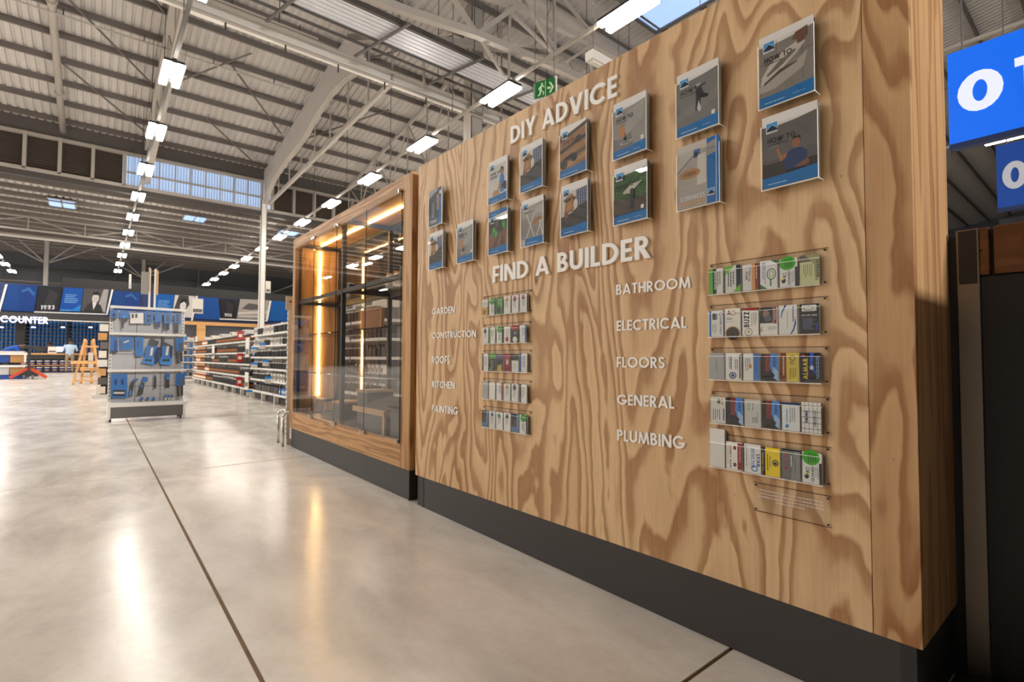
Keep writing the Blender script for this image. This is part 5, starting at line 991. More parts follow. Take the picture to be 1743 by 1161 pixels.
PR = {
 'blk_white': proto('bottle', mk_bottle('black_plastic', 'white_steel'), 'black bottle with a white cap on the aisle shelving', 'bottle', 'black bottles with white caps on the aisle shelving'),
 'blk_amber': proto('tub', mk_tub('black_plastic', 'black_plastic', 'amber'), 'black tub with an amber band on the aisle shelving', 'tub', 'black tubs with amber bands on the aisle shelving'),
 'white_blk': proto('tub', mk_tub('black_plastic', 'white_steel', 'off_black', .04, .13), 'black tub with a white lid on the aisle shelving', 'tub', 'black tubs with white lids on the aisle shelving'),
 'blue': proto('carton', mk_box('blue_plastic', 'white_paint'), 'blue carton with a white label on the aisle shelving', 'carton', 'blue cartons on the aisle shelving'),
 'orange': proto('tub', mk_tub('amber', 'orange_red', 'cream'), 'orange-brown tub on the far end of the aisle shelving', 'tub', 'orange tubs on the aisle shelving'),
 'white': proto('carton', mk_box('white_paint', 'mid_grey', .07, .07, .15), 'white carton on the aisle shelving', 'carton', 'white cartons on the aisle shelving'),
 'spray': proto('spray_can', mk_bottle('mid_grey', 'black_plastic', .03, .17), 'grey spray can on the aisle shelving', 'spray can', 'grey spray cans on the aisle shelving')}
used = {}
NAMES = dict(blk_white='black bottle with a white cap', blk_amber='black tub with an amber band', white_blk='black tub with a white lid', blue='blue carton with a white label', orange='orange-brown tub', white='white carton', spray='grey spray can')
LV = ('lowest', 'second', 'third', 'fourth', 'fifth', 'top')
def put(key, x, y, z, sc=None, where=''):
    p = PR[key]; lb = NAMES[key]+' on '+where; gp = lb.replace('bottle', 'bottles').replace('tub ', 'tubs ').replace('carton ', 'cartons ').replace('spray can', 'spray cans')
    if key not in used: used[key] = 1; p.location = (x, y, z); p['label'] = lb; p['group'] = gp
    else: p = dup(p, (x, y, z), lb, gp)
    if sc: p.scale = (1, 1, sc)
    return p
for li, z in enumerate(ZN):
    Y = 5.70; key = None; n = 0
    while Y < 12.1:
        if n <= 0: key = random.choice(['blk_white', 'blk_white', 'blk_white', 'white_blk', 'white_blk', 'white_blk', 'blue', 'white', 'spray']); n = random.randint(4, 9)
        put(key, 2.68+random.uniform(0, .02), Y, z+.001, .9 if li < 5 else 1.1, 'the %s shelf of the near aisle run' % LV[li]); Y += .115 if key not in ('blk_amber',) else .125; n -= 1
for li, z in enumerate(ZF):
    Y = 12.3; key = None; n = 0
    while Y < 20.5:
        if n <= 0: key = random.choice(['blk_amber', 'blk_amber', 'white_blk', 'blk_white', 'blk_amber']) if Y < 17.5 else random.choice(['orange', 'orange', 'blk_amber']); n = random.randint(5, 10)
        put(key, 2.69, Y, z+.001, 1.25, 'the %s shelf of the far aisle run' % (LV+('top',))[li if li < 4 else 5]); Y += .15; n -= 1
for k, (y, z, h) in enumerate(((12.15, .9, .42), (12.15, .20, .36), (16.3, .85, .36))):
    t = thing('promo_card', ('tall pale promotional card at the start of the far shelving run', 'short promotional card low at the start of the far shelving run', 'grey promotional card in the middle of the far shelving run')[k], 'card', (2.6, y, z)); MB().box(2.585, y, z, 2.60, y+.32, z+h).build('card_board', 'white_paint', t); MB().box(2.583, y+.03, z+.05, 2.5848, y+.29, z+h*.4).build('printed_band', 'mid_grey', t)
for k, (y, z) in enumerate(((12.75, 1.28), (12.75, .78), (12.75, .24))):
    t = thing('shelf_flag', ('top', 'middle', 'lowest')[k]+' red flag sign on the far shelving run', 'flag sign', (2.6, y, z)); MB().box(2.47, y, z, 2.60, y+.008, z+.20).build('flag', 'red', t); MB().box(2.50, y-.002, z+.06, 2.57, y-.0005, z+.13).build('flag_print', 'cream', t)
for k, (y, z) in enumerate(((10.9, 1.05), (11.6, .98), (10.6, .72), (11.5, .66), (10.4, .40), (11.9, .07))):
    t = thing('shelf_ticket', ('upper near', 'upper far', 'middle near', 'middle far', 'lower near', 'lowest far')[k]+' blue-topped ticket on the near shelving run', 'ticket', (2.6, y, z)); MB().box(2.50, y, z, 2.615, y+.006, z+.12).build('ticket_card', 'white_paint', t); MB().box(2.498, y-.002, z+.08, 2.617, y-.0004, z+.122).build('ticket_top', 'blue_bright', t)
# top-of-run cartons
for k in range(10):
    y = 5.9+.62*k if k < 5 else 12.8+1.4*(k-5); t = thing('storage_carton', 'pale carton on top of the aisle shelving', 'carton', (2.8, y, 1.36 if k < 5 else 1.26), group='cartons on top of the aisle shelving')
    z = 1.36+.17 if k < 5 else 1.26+.17
    t.location.z = z
    MB().box(2.66, y, z, 2.98, y+.40, z+.09).build('carton_body', 'white_paint' if k % 2 else 'cream', t); MB().box(2.655, y+.1, z+.02, 2.6595, y+.3, z+.07).build('label_panel', 'mid_grey', t)
# short end unit facing the camera at the end of the open aisle, and a dressed pillar left of the gondola
t = thing('end_unit', 'short white end shelving at the far end of the aisle, right of the gondola', 'shelving', (2.0, 21.2, 0))
for x in (1.95, 2.75): MB().box(x, 21.0, 0, x+.06, 21.1, 1.62).build('upright', 'white_steel', t)
MB().box(2.012, 21.3, .1, 2.748, 21.33, 1.6).build('back_panel', 'grey_panel', t)
for k in range(6):
    z = .22+.25*k; MB().box(2.012, 20.95, z-.03, 2.748, 21.29, z).build('shelf', 'white_steel', t)
    for j in range(4): put(random.choice(['orange', 'white_blk', 'blue']), 2.12+.17*j, 21.05, z+.001, 1.2, 'the %s shelf of the short end unit' % LV[k])
t = thing('fascia_frame', 'long pale timber lintel below the far picture banners', 'lintel', (8, 39, 3.2))
MB().box(1.65, 38.9, 3.0, 16, 39.1, 3.22).build('lintel_bar', 'pine', t)
for x in (1.7, 5.4, 9.5): MB().box(x-.25, 38.9, 0, x+.25, 39.1, 2.99).build('post', 'pine', t)
MB().box(1.65, 39.4, 0, 16, 39.5, 2.95).build('backing_wall', 'cladding', t)
t = thing('carpet_pillar', 'tall stand hung with dark and pale sample packs just left of the gondola', 'display stand', (.0, 14, 0))
MB().box(.12, 14.0, 0, .27, 14.5, 1.62).build('core', 'off_black', t)
for k in range(8):
    z = .1+.19*k
    MB().box(.05+.02*(k % 3), 13.93, z, .20+.02*(k % 2), 13.99, z+.15).build('sample_pack', ('cream', 'mid_grey', 'pine', 'white_paint')[k % 4], t)
MB().box(-.02, 13.9, 0, .28, 14.4, .08).build('base', 'white_steel', t)

# ================================================================ PICTURE BANNERS AND PAINT COUNTER
BY = 39.6
def flat(px, y=BY, th=.02): return MB().prism([ony(a, b, y) for a, b in px][::-1], (0, th, 0))
fas = t = thing('banner_fascia', 'navy fascia board carrying the picture banners over the counter', 'fascia', tuple(ony(100, 530, 39.8)))
MB().box(-6.5, 39.75, 3.32, 14.5, 39.95, 4.98).build('board', 'navy', t); MB().box(-6.5, 39.0, 2.98, 1.6, 39.6, 3.32).build('soffit_beam', 'off_black', t)
MB().box(-6.5, 38.95, 2.93, 1.6, 39.05, 2.98).build('trim', 'white_steel', t)
MB().box(-1.6, 40.2, 4.98, 14.5, 40.3, 5.6).build('upper_panel', 'off_black', t)
def banner(label, px, base_col, draw=None):
    P = [ony(a, b, BY) for a, b in px]; t = thing('picture_banner', label, 'banner', tuple(P[3]), group='picture banners over the counter')
    MB().prism(P[::-1], (0, .05, 0), 0, base_col).build('panel', 'print', t)
    if draw:
        O = P[3]; p = Print(O-Vector((0, .004, 0)), P[2]-O, P[0]-O, (0, -1, 0), .003); draw(p); p.into('printed_face', t)
def d_year(year, wdt=.62):
    def f(p): p.poly([(0, 0), (1, 0), (1, 1), (.1, 1)], (26, 26, 30)); p.poly([(.25, 0), (.7, 0), (.9, .7), (.5, .9)], (44, 42, 46)); p.text(year, .2, .08, .16, (220, 220, 224), width=wdt)
    return f
def d_text(p): p.rect(0, 0, 1, .06, (60, 140, 210)); p.lines(.14, .72, .7, 5, .08, .035, (110, 160, 210)); p.poly([(.5, 0), (1, 0), (1, .3)], (26, 120, 200))
def d_man(p):
    p.rect(0, 0, 1, 1, (70, 68, 70)); p.poly([(.62, 0), (1, 0), (1, 1), (.8, 1)], (150, 146, 144)); p.poly([(.1, 0), (.25, .34), (.42, .42), (.62, .40), (.78, .30), (.92, 0)], (44, 42, 44)); p.poly([(.42, .42), (.5, .1), (.6, .40)], (206, 204, 202))
    p.ell(.52, .60, .14, .20, (188, 184, 182)); p.poly([(.36, .66), (.40, .86), (.62, .88), (.70, .70), (.62, .74), (.42, .74)], (30, 28, 30)); p.rect(.46, .60, .50, .62, (50, 48, 50)); p.rect(.56, .60, .60, .62, (50, 48, 50)); p.rect(.5, .5, .57, .52, (110, 100, 100))
def d_woman(p):
    p.rect(0, 0, 1, 1, (196, 192, 190)); p.poly([(0, .2), (.2, 1), (.7, 1), (.8, .6), (.4, 0), (0, 0)], (60, 56, 58)); p.ell(.48, .52, .16, .24, (206, 202, 200)); p.poly([(.30, .6), (.36, .85), (.6, .85), (.66, .62), (.5, .72)], (26, 24, 26)); p.rect(.42, .54, .46, .56, (50, 48, 50)); p.rect(.52, .54, .56, .56, (50, 48, 50))
def d_scene(p): p.rect(0, 0, 1, 1, (150, 144, 140)); p.poly([(.1, .5), (.3, .8), (.6, .75), (.8, .5), (.4, .45)], (80, 76, 76)); p.rect(.05, .1, .95, .14, (206, 202, 198)); p.poly([(.0, .2), (1, .32), (1, .42), (0, .32)], (190, 184, 180))
def d_blue(p): p.poly([(.3, 1), (.75, 1), (1, 0), (.6, 0)], (0, 48, 116)); p.poly([(.42, .8), (.62, .95), (.85, .7), (.82, .62), (.62, .82), (.46, .72)], (44, 90, 150))
banner('leftmost picture banner, plain blue with a faint roof emblem', [(14, 484), (64, 487), (58, 531), (-2, 528)], (0, 56, 122), d_blue)
banner('dark picture banner with the year 1923 at left over the counter', [(66, 487), (106, 489), (99, 530), (60, 530)], (26, 26, 30), d_year('1923'))
banner('slanted blue text banner left of the man portrait', [(109, 490), (142, 491), (136, 530), (101, 529)], (0, 70, 150), d_text)
banner('black-and-white portrait banner of a person in a suit and tie', [(143, 491), (188, 493), (179, 532), (137, 531)], (70, 68, 70), d_man)
banner('blue banner above the left part of the gondola', [(192, 495), (240, 498), (236, 535), (184, 533)], (0, 56, 122), d_blue)
banner('slanted blue text banner right of the gondola sign posts', [(267, 500), (297, 502), (292, 539), (262, 537)], (0, 84, 160), d_text)
banner('black-and-white portrait banner of a person with dark hair right of the gondola', [(298, 502), (334, 504), (326, 541), (293, 539)], (150, 146, 144), d_woman)
banner('blue banner between the portrait and the decade panel', [(338, 505), (371, 508), (375, 545), (330, 542)], (0, 66, 138), None)
banner('dark banner panel with the decade 1950s', [(374, 508), (408, 510), (402, 542), (378, 541)], (36, 32, 32), d_year('1950', .5))
banner('grey photograph banner left of the white column', [(409, 509), (456, 512), (453, 543), (403, 542)], (150, 144, 140), d_scene)
banner('rightmost blue banner beside the cabinet', [(462, 512), (499, 514), (496, 548), (457, 546)], (0, 78, 150), None)
for k, px in enumerate(([(190, 493), (193, 493), (183, 536), (180, 536)], [(334, 504), (337, 504), (328, 546), (325, 546)], [(459, 512), (462, 512), (456, 545), (453, 545)], [(9, 484), (13, 484), (0, 531), (-4, 531)])):
    flat(px, BY-.06, .05).build('divider_bar', 'white_steel', fas)
flat([(58, 530), (180, 534), (180, 536), (58, 532)], BY-.06, .05).build('lower_edge', 'white_steel', fas); flat([(374, 542), (455, 545), (455, 547), (374, 544)], BY-.06, .05).build('lower_edge', 'white_steel', fas)
# COUNTER sign
t = thing('counter_sign', 'glowing white letters reading COUNTER on the dark beam at far left', 'sign', tuple(ony(0, 548, 38.9)))
a, b, c, d = ony(0.5, 548.5, 38.9), ony(0.5, 537, 38.9), ony(82, 550.5, 38.9), ony(82, 538.5, 38.9)
lay, W = layout('COUNTER', gap=.12, G=glyphs(.17)); L = c.x-a.x
for ch, x, polys, wd in lay:
    mb = MB()
    for p in polys: mb.prism([(a.x+(x+u)/W*L, 38.9, a.z+(b.z-a.z)*v) for u, v in p][::-1], (0, .04, 0))
    mb.build('letter', 'counter_glow', t)
# shelves of blue tins behind the counter
t = thing('tin_shelving', 'tall dark shelving behind the counter holding rows of blue tins', 'shelving', (-2, 43.4, 0))
MB().box(-5.4, 43.5, 0, .55, 43.6, 3.15).build('back_panel', 'navy', t)
for x in (-5.4, -3.35, -1.35, .5): MB().box(x, 43.1, 0, x+.05, 43.49, 3.15).build('upright', 'off_black', t)
rowsz = [1.12+.225*k for k in range(9)]
for z in rowsz: MB().box(-5.34, 43.1, z-.03, .49, 43.49, z).build('shelf', 'mid_grey', t)
tin = thing('paint_tin', 'small blue tin in the rows behind the counter', 'tin', (0, 0, 0), group='blue tins behind the counter'); MB().lathe([(.075, 0, 0), (.075, .15, 0)], 8).build('can', 'blue_plastic', tin); MB().lathe([(.07, .151, 0), (.07, .165, 0)], 8).build('lid', 'grey_panel', tin)
n = 0
for z in rowsz:
    for k in range(32):
        x = -5.22+.180*k
        if any(abs(x-u-.025) < .11 for u in (-3.35, -1.35)): continue
        if n == 0: tin.location = (x, 43.2, z+.001)
        else:
            o = dup(tin, (x, 43.2, z+.001))
        n += 1
t = thing('dark_post', 'dark square pillar behind the bending person in front of the tins', 'pillar', (-3.4, 41, 0)); a = ony(33, 600, 41); MB().box(a.x-.18, 40.9, 0, a.x+.18, 41.2, 2.95).build('shaft', 'off_black', t)
for k, x in enumerate((2, 57, 107, 154)):
    a = ony(x, 558, 39.3); t = thing('downlight', ('leftmost', 'second', 'third', 'rightmost')[k]+' small round spotlight under the dark beam over the counter', 'spotlight', tuple(a), group='spotlights over the counter'); MB().lathe([(.10, 0, 0), (.09, .06, 0)], 10, c=tuple(a)).build('lens', 'counter_glow', t); MB().tube((a.x, a.y, a.z+.062), (a.x, a.y, 2.979), .03, 8).build('stem', 'off_black', t)
ct = thing('paint_counter', 'long service counter with a black fascia and shelves of tins below', 'counter', (-2.2, 37.5, 0))
MB().box(-6, 37.2, .98, .1, 38.1, 1.05).build('worktop', 'pine', ct); MB().box(-6, 37.3, .72, .05, 37.4, .98).build('front_band', 'off_black', ct); MB().box(-6, 37.8, 0, .05, 37.9, .98).build('back_panel', 'black_steel', ct)
MB().box(-6, 37.25, 0, .05, 37.79, .06).build('base', 'off_black', ct); MB().box(-6, 37.3, .38, .05, 37.79, .41).build('shelf', 'pine', ct)
tub = thing('paint_tub', 'white-lidded blue tub on the shelves under the counter', 'tub', (0, 0, 0), group='tubs under the counter'); MB().lathe([(.12, 0, 0), (.13, .2, 0)], 10).build('tub_body', 'blue_deep', tub); MB().lathe([(.135, .201, 0), (.135, .25, 0)], 10).build('lid', 'white_steel', tub); MB().lathe([(.124, .05, 0), (.129, .12, 0)], 10).build('label_band', 'cardboard', tub)
for r_ in range(2):
    for k in range(9):
        loc = (-2.9+.31*k, 37.5, .061 if r_ == 0 else .411)
        if r_+k == 0: tub.location = loc
        else: dup(tub, loc)
for k, (x, nme, lab) in enumerate(((67, 'monitor', 'black monitor on the counter, left one'), (100, 'monitor', 'bright-screened monitor on the counter'))):
    a = ony(x, 601, 37.6); t = thing(nme, lab, 'monitor', (a.x, 37.6, 1.051)); MB().box(a.x-.22, 37.6, 1.15, a.x+.22, 37.63, 1.42).build('screen', 'black_plastic' if k == 0 else 'counter_glow', t); MB().box(a.x-.03, 37.61, 1.051, a.x+.03, 37.64, 1.15).build('stand', 'black_plastic', t)
a = ony(89, 597, 37.4); t = thing('poster_stand', 'white notice standing on the counter', 'notice', (a.x, 37.4, 1.051)); MB().box(a.x-.18, 37.4, 1.051, a.x+.18, 37.42, 1.42).build('sheet', 'white_paint', t); MB().box(a.x-.14, 37.395, 1.12, a.x+.14, 37.3995, 1.2).build('text_block', 'mid_grey', t)
# pallet load and pallet jack
pa = thing('pallet_load', 'pallet of stacked goods in white plastic trays at far left', 'pallet', (-3.2, 28.5, 0))
a, b = onz(-30, 648), onz(42, 648); X0, X1 = -3.9, -2.05
MB().box(X0, 27.6, .02, X1, 28.8, .14).build('pallet_base', 'blue_deep', pa)
for k in range(2):
    z = .16+.48*k; MB().box(X0, 27.6, z+.30, X1, 28.8, z+.38).build('tray', 'white_steel', pa); MB().box(X0+.06, 27.7, z, X1-.5, 28.7, z+.29).build('goods', 'blue_deep' if k else 'grey_panel', pa); MB().box(X1-.48, 27.7, z, X1-.1, 28.7, z+.29).build('goods', 'cardboard', pa)
    for x in (X0+.02, X1-.08): MB().box(x, 27.58, z, x+.06, 27.64, z+.30).build('corner_post', 'white_steel', pa)
MB().box(X0+.1, 27.7, 1.03, X1-.1, 28.7, 1.08).build('top_sheet', 'white_paint', pa)
pj = thing('pallet_jack', 'pallet jack with orange-red forks and an upright black handle', 'pallet jack', (-2.0, 27.2, 0)); jx = -1.95
for s in (-1, 1): MB().bar((jx, 27.2, .45), (jx+s*.52, 27.1, .06), .09, .10).build('fork_arm', 'orange_red', pj); MB().tube((jx+s*.12-.03, 27.05, .08), (jx+s*.12+.03, 27.05, .08), .08, 12).build('wheel', 'mid_grey', pj)
MB().prism([(jx-.30, 27.15, .10), (jx+.30, 27.15, .10), (jx+.1, 27.15, .5), (jx-.1, 27.15, .5)][::-1], (0, .12, 0)).build('chassis', 'off_black', pj); MB().box(jx-.04, 27.05, .4, jx+.04, 27.13, 1.25).build('handle_shaft', 'black_plastic', pj); MB().box(jx-.16, 27.0, 1.2, jx+.16, 27.06, 1.3).build('handle_grip', 'black_plastic', pj)
# pine easel-like trestle
ea = thing('wooden_easel', 'pale wooden A-frame easel standing left of the gondola', 'easel', (-.25, 21.5, 0)); Y0 = 21.0
def pe(x, y, Y): return ony(x, y, Y)
for a, b, Y, nme in (((124, 660), (145, 577), Y0, 'front_leg'), ((170, 656), (159, 577), Y0, 'front_leg'), ((138, 650), (147, 580), Y0+.6, 'rear_leg'), ((156, 652), (157, 580), Y0+.6, 'rear_leg')):
    p, q = pe(*a, Y), pe(*b, Y0+.2); p.z = 0; MB().bar(p, q, .07, .05, up=(0, 1, 0)).build(nme, 'pine', ea)
for (x0, x1, y, Y, h) in ((120, 170, 617, Y0-.06, .09), (138, 168, 590, Y0, .06), (128, 168, 648, Y0+.1, .05), (139, 157, 641, Y0+.55, .05), (136, 166, 628, Y0+.3, .12)): MB().bar(pe(x0, y, Y), pe(x1, y, Y), .05, h).build('crossbar', 'pine', ea)
for (x, y, h) in ((154, 600, 14), (154, 617, 10)): p, q = pe(x-4, y+h, Y0+.25), pe(x+5, y, Y0+.25); MB().box(p.x, p.y, p.z, q.x, p.y+.02, q.z).build('hung_card', 'white_paint', ea)

# ================================================================ PEOPLE (distant)
def person(label, base, scale, J, colors, hair=True, rz=0):
    """J: joint name -> (x, y, z) in metres for a 1.75 m figure facing +Y"""
    R_ = {'pelvis': .135, 'belly': .14, 'chest': .155, 'neckb': .075, 'neck': .058, 'skull0': .078, 'skull1': .098, 'skull2': .085,
          'hipL': .095, 'hipR': .095, 'kneeL': .06, 'kneeR': .06, 'ankL': .042, 'ankR': .042, 'toeL': .036, 'toeR': .036,
          'shL': .068, 'shR': .068, 'elL': .042, 'elR': .042, 'wrL': .028, 'wrR': .028, 'paL': .034, 'paR': .034}
    edges = [('pelvis', 'belly'), ('belly', 'chest'), ('chest', 'neckb'), ('neckb', 'neck'), ('neck', 'skull0'), ('skull0', 'skull1'), ('skull1', 'skull2')]
    for s in 'LR': edges += [('pelvis', 'hip'+s), ('hip'+s, 'knee'+s), ('knee'+s, 'ank'+s), ('ank'+s, 'toe'+s), ('chest', 'sh'+s), ('sh'+s, 'el'+s), ('el'+s, 'wr'+s), ('wr'+s, 'pa'+s)]
    J = dict(J)
    for s in 'LR':
        d = (Vector(J['pa'+s])-Vector(J['wr'+s])).normalized(); sd = Vector((1, 0, 0))-d*d.x; sd.normalize()
        for f in range(4):
            b = Vector(J['pa'+s])+sd*(.02*(f-1.5)); ln = (.05, .06, .055, .042)[f]
            m1 = b+d*ln*.6; m2 = b+d*ln+Vector((0, .012, -.008)); J['f%d%s' % (f, s)] = tuple(m1); J['g%d%s' % (f, s)] = tuple(m2); R_['f%d%s' % (f, s)] = .009; R_['g%d%s' % (f, s)] = .008; edges += [('pa'+s, 'f%d%s' % (f, s)), ('f%d%s' % (f, s), 'g%d%s' % (f, s))]
        th = Vector(J['wr'+s])+d*.03+sd*(.045 if s == 'R' else -.045)+Vector((0, .01, 0)); J['t'+s] = tuple(th); R_['t'+s] = .011; edges.append(('wr'+s, 't'+s))
    names = list(J); idx = {n: i for i, n in enumerate(names)}
    me = bpy.data.meshes.new('body'); me.from_pydata([J[n] for n in names], [(idx[a], idx[b]) for a, b in edges], []); ob = bpy.data.objects.new('body', me); COL.objects.link(ob)
    md = ob.modifiers.new('skin', 'SKIN'); md.use_smooth_shade = True
    for n in names: v = me.skin_vertices[0].data[idx[n]]; v.radius = (R_[n]*(1.25 if n in ('pelvis', 'belly', 'chest') else 1), R_[n]*(.8 if n in ('pelvis', 'belly', 'chest') else 1)); v.use_root = n == 'pelvis'
    ob.modifiers.new('sub', 'SUBSURF').levels = 1; bpy.context.view_layer.update()
    nm_ = bpy.data.meshes.new_from_object(ob.evaluated_get(bpy.context.evaluated_depsgraph_get())); bpy.data.objects.remove(ob)
    skin, shirt, trs = colors
    nm_.materials.clear(); [nm_.materials.append(M[m]) for m in (skin, shirt, trs, 'black_plastic')]
    segs = [(Vector(J[a]), Vector(J[b]), a, b) for a, b in edges]
    for p in nm_.polygons:
        c = p.center; best = min(segs, key=lambda s: (c-(s[0]+(s[1]-s[0])*max(0, min(1, (c-s[0]).dot(s[1]-s[0])/max(1e-6, (s[1]-s[0]).length_squared))))).length)
        a, b = best[2], best[3]
        if b.startswith(('neck', 'skull')) and a != 'chest': mi = 0
        elif b.startswith('toe'): mi = 3
        elif a[:3] in ('hip', 'kne') or b[:3] == 'hip': mi = 2
        elif b.startswith(('wr', 'pa')) or a.startswith(('wr', 'pa', 'f')): mi = 0
        else: mi = 1
        p.material_index = mi; p.use_smooth = True
    t = thing('person', label, 'person', base); o = bpy.data.objects.new('body', nm_); COL.objects.link(o); o.parent = t
    s2, s1 = Vector(J['skull2']), Vector(J['skull1']); upv = (s2-Vector(J['neck'])).normalized()
    hm_ = MB().lathe([(.099, -.02, 0), (.106, .03, 0), (.096, .08, 0), (.06, .12, 0), (.02, .13, 0)], 14).build('hair', 'hair_black', None, smooth=True); hm_.parent = t
    hm_.location = s1-Vector((0, .018, 0))+upv*.01; hm_.rotation_euler = upv.to_track_quat('Z', 'Y').to_euler()
    # face: nose, eyes, mouth
    F = Vector(J.get('face', (0, 1, 0))) if 'face' in J else Vector((0, 1, 0))
    fc = MB(); fwd = Vector((0, 1, 0)); q0 = s1+fwd*.09
    fc.box(q0.x-.012, q0.y, q0.z-.05, q0.x+.012, q0.y+.018, q0.z-.01); f_ = fc.build('nose', skin, None); f_.parent = t
    e = MB(); [e.box(q0.x+dx-.012, q0.y-.006, q0.z-.004, q0.x+dx+.012, q0.y+.003, q0.z+.006) for dx in (-.035, .035)]; e.box(q0.x-.02, q0.y-.006, q0.z-.078, q0.x+.02, q0.y+.003, q0.z-.07); e_ = e.build('eyes_and_mouth', 'hair_black', None); e_.parent = t
    for dx in (-.1, .1): r_ = MB().box(s1.x+dx-.012, s1.y-.02, s1.z-.045, s1.x+dx+.012, s1.y+.015, s1.z+.015).build('ear', skin, None); r_.parent = t
    t.scale = (scale,)*3; t.rotation_euler.z = rz; return t
STAND = dict(pelvis=(0, 0, .95), belly=(0, 0, 1.1), chest=(0, 0, 1.32), neckb=(0, 0, 1.45), neck=(0, .01, 1.52), skull0=(0, .02, 1.57), skull1=(0, .03, 1.64), skull2=(0, .02, 1.69),
    hipL=(-.10, 0, .88), kneeL=(-.12, .02, .48), ankL=(-.13, -.01, .09), toeL=(-.14, .15, .04), hipR=(.10, 0, .88), kneeR=(.11, .02, .48), ankR=(.12, -.01, .09), toeR=(.13, .15, .04),
    shL=(-.20, 0, 1.39), elL=(-.27, .02, 1.12), wrL=(-.22, .22, 1.02), paL=(-.20, .29, 1.02), shR=(.20, 0, 1.39), elR=(.28, .02, 1.12), wrR=(.22, .22, 1.02), paR=(.20, .29, 1.02))
a = ony(118, 632, 36.4)
person('person in a pale blue shirt and khaki trousers standing at the counter, seen from behind', (a.x, 36.4, 0), 1.06, STAND, ('skin_brown', 'shirt_pale', 'trouser_khaki'))
a = ony(83, 600, 38.7); person('person in dark clothes working behind the counter', (a.x, 38.7, 0), .98, STAND, ('skin_brown', 'shirt_dark', 'trouser_dark'), rz=math.pi)
BEND = dict(STAND); BEND.update(pelvis=(0, -.12, .92), belly=(0, .02, 1.04), chest=(0, .24, 1.14), neckb=(0, .37, 1.18), neck=(0, .43, 1.19), skull0=(0, .49, 1.18), skull1=(0, .55, 1.16), skull2=(0, .60, 1.14), hipL=(-.1, -.10, .87), hipR=(.1, -.10, .87),
    shL=(-.2, .30, 1.14), elL=(-.25, .42, .92), wrL=(-.2, .55, .78), paL=(-.2, .60, .74), shR=(.2, .30, 1.14), elR=(.25, .42, .92), wrR=(.2, .55, .78), paR=(.2, .60, .74))
a = ony(8, 640, 31); person('person in a bright blue shirt bending forward behind the pallet load', (a.x, 31, 0), 1.12, BEND, ('skin_brown', 'shirt_blue', 'trouser_dark'), rz=-math.pi/2)

# ================================================================ RIGHT OF THE BOARD
XS = 1.885
pt = thing('steel_post', 'flat brushed steel post standing just right of the plywood board', 'post', (XS, .29, 0))
MB().box(XS, .263, 0, XS+.014, .312, 1.254).build('post_shaft', 'steel_brushed', pt, bevel=.002); MB().box(XS-.0015, .268, 1.10, XS-.0003, .307, 1.25).build('upper_plate', 'off_black', pt)
cn = thing('black_counter', 'black counter front with a worn timber band along its top at the right edge', 'counter', (2.1, -.4, 0))
MB().box(XS+.012, -1.3, 0, XS+.0175, .2625, 1.118).build('front_panel', 'black', cn); MB().box(XS+.0165, .263, 0, XS+.4, .52, 1.24).build('end_panel', 'black', cn)
MB().box(XS+.001, .243, 1.122, XS+.03, .2625, 1.254).build('timber_band', 'timber_band', cn, bevel=.003); MB().box(XS+.001, -1.3, 1.122, XS+.03, .234, 1.254).build('timber_band', 'timber_band', cn, bevel=.004); MB().box(XS+.031, -1.3, 0, XS+.4, .2625, 1.25).build('top_core', 'off_black', cn)
MB().tube((XS-.0005, .2595, 1.19), (XS-.0035, .2595, 1.19), .003, 8).build('bolt', 'screw', cn)
MB().box(1.60, .20, 0, XS-.05, .325, .04).build('black_infill', 'black', cn)  # plain black infill box on the floor between board and post
MB().box(.95, -.8, 0, XS, -.35, 1.27).build('unseen_shade_block', 'black', cn)  # unseen block added to shade the lower side panel of the board
def aisle_sign(label, X, y_far, y_near, z0, z1, body, fig, txt, tx0, tx1, tz0, tz1, tilt=0):
    t = thing('aisle_sign', label, 'hanging sign', (X, (y_far+y_near)/2, z0))
    MB().prism([(X, y_far, z0), (X, y_far, z1), (X, y_near, z1+tilt), (X, y_near, z0+tilt)], (.08, 0, 0)).build('panel', body, t)
    MB().box(X-.004, y_near, z0-.05, X+.084, y_far, z0-.002).build('lower_edge', 'navy', t)
    lay, W = layout(txt, gap=.16, G=glyphs(.24)); L = tx0-tx1
    for ch, x, polys, wd in lay:
        mb = MB()
        for k, p in enumerate(polys): mb.prism([(X-.001, tx0-(x+u)/W*L, tz0+(tz1-tz0)*v) for u, v in p], (-.006-.0001*k, 0, 0))
        mb.build('digit', fig, t)
    for y in (y_far-.1, y_near+.1): MB().tube((X+.04, y, z1), (X+.04, y, z1+4), .008, 5).build('hanger_wire', 'dark_steel', t)
    return t
p0, p1 = onx(1630, 188, 6), onx(1630, 124, 6); pa_, pb_ = onx(1628, 160, 6), onx(1768, 130, 6)
aisle_sign('large glowing blue hanging sign with white digits 01 right of the board', 6.0, 1.02, .16, 2.86, 3.70, 'sign_blue_lit', 'sign_white_lit', '01', .955, .42, 3.10, 3.46)
p0 = onx(1706, 300, 9.3)
aisle_sign('smaller darker blue hanging sign with a grey digit, below the glowing 01 sign', 9.3, 1.104, .30, 2.93, 3.77, 'sign_blue', 'sign_grey', '02', 1.05, .55, 3.15, 3.52)
t = thing('dark_rail', 'dark folded bracket under the second blue hanging sign', 'bracket', (9.4, .95, 2.7)); a, b = onx(1700, 362, 9.4), onx(1743, 352, 9.4); MB().box(9.4, b.y-.3, 2.55, 9.5, a.y, 2.80).build('rail_body', 'black_steel', t); MB().tube((9.38, a.y-.05, 2.66), (9.38, a.y-.12, 2.66), .02, 8).build('end_cap', 'counter_glow', t)
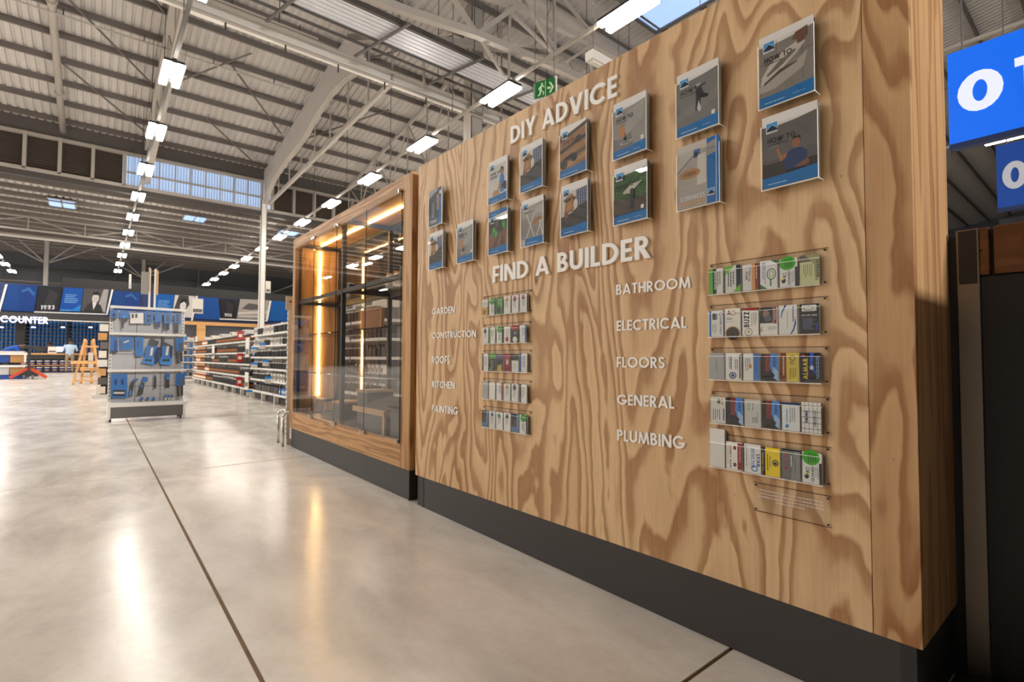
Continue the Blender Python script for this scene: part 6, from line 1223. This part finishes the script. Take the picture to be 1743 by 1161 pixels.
# exit sign and white box light above the board
a, b, c, d = ony(911, 141, 5), ony(911, 168, 5), ony(944, 131, 5), ony(944, 160, 5)
ex = thing('exit_sign', 'green running-figure exit sign hanging above the board top', 'exit sign', tuple(b))
O = b; U = d-b; V = a-b
MB().prism([b, d, c, a], (0, .03, 0)).build('sign_panel', 'exit_green', ex)
p = Print(O, U, V, (0, -1, 0), .0015); pale = (190, 214, 170)
p.rect(.50, 0, .53, 1, pale); p.poly([(.60, .42), (.60, .56), (.78, .56), (.78, .42)], pale); p.poly([(.68, .85), (.78, .85), (.95, .50), (.78, .15), (.68, .15), (.84, .50)], pale)
p.ell(.33, .82, .05, .09, pale); p.poly([(.22, .72), (.34, .74), (.30, .42), (.20, .40)], pale); p.poly([(.12, .50), (.22, .72), (.26, .66), (.17, .46)], pale); p.poly([(.32, .70), (.42, .56), (.45, .62), (.34, .76)], pale); p.poly([(.2, .42), (.3, .42), (.22, .12), (.08, .08), (.1, .16), (.17, .2)], pale); p.poly([(.26, .44), (.32, .40), (.42, .28), (.38, .08), (.34, .1), (.36, .26)], pale)
p.into('pictogram', ex)
MB().box(d.x+.002, 4.98, d.z, d.x+.03, 5.04, c.z+.01).build('edge_frame', 'white_steel', ex)
for q in (a, c): MB().tube((q.x, 5.01, q.z), (q.x, 5.01, 9), .004, 5).build('hanger_wire', 'dark_steel', ex)
a, b = ony(967, 103, 5.5), ony(1012, 120, 5.5)
em = thing('box_lamp', 'white box-shaped lamp hanging above the board right of the exit sign', 'lamp', tuple(a))
w0 = ony(968, 122, 5.5); MB().box(w0.x, 5.0, w0.z, w0.x+.85, 5.16, w0.z+.14).build('lamp_body', 'white_steel', em, bevel=.01); MB().box(w0.x+.05, 5.04, w0.z-.025, w0.x+.8, 5.12, w0.z-.001).build('diffuser', 'fixture_white', em); MB().tube((w0.x+.1, 5.08, w0.z+.14), (w0.x+.1, 5.08, 9), .004, 5).build('hanger_wire', 'dark_steel', em); MB().tube((w0.x+.7, 5.08, w0.z+.14), (w0.x+.7, 5.08, 9), .004, 5).build('hanger_wire', 'dark_steel', em)
# hanging white cards over the shelving
for k, (x0, y0, x1, y1, Y, lab) in enumerate(((327, 509, 346, 533, 30, 'blank white hanging card over the far shelving'), (452, 479, 461, 498, 27.84, 'small white sign fixed on the white column'), (219, 467, 224, 491, 24, 'narrow white and blue hanging tag above the gondola'))):
    p, q = ony(x0, y1, Y), ony(x1, y0, Y); t = thing('hanging_card', lab, 'sign', tuple(p)); MB().box(p.x, Y, p.z, q.x, Y+.02, q.z).build('card_board', 'white_paint', t); MB().box(p.x+.03, Y-.004, p.z+.05, q.x-.03, Y-.001, p.z+(q.z-p.z)*.3).build('printed_band', 'blue_bright' if k == 2 else 'mid_grey', t)
    if k != 1: MB().tube(((p.x+q.x)/2, Y+.01, q.z), ((p.x+q.x)/2, Y+.01, 8.33 if Y > 28 else zr(Y)), .006, 5).build('hanger_wire', 'dark_steel', t)
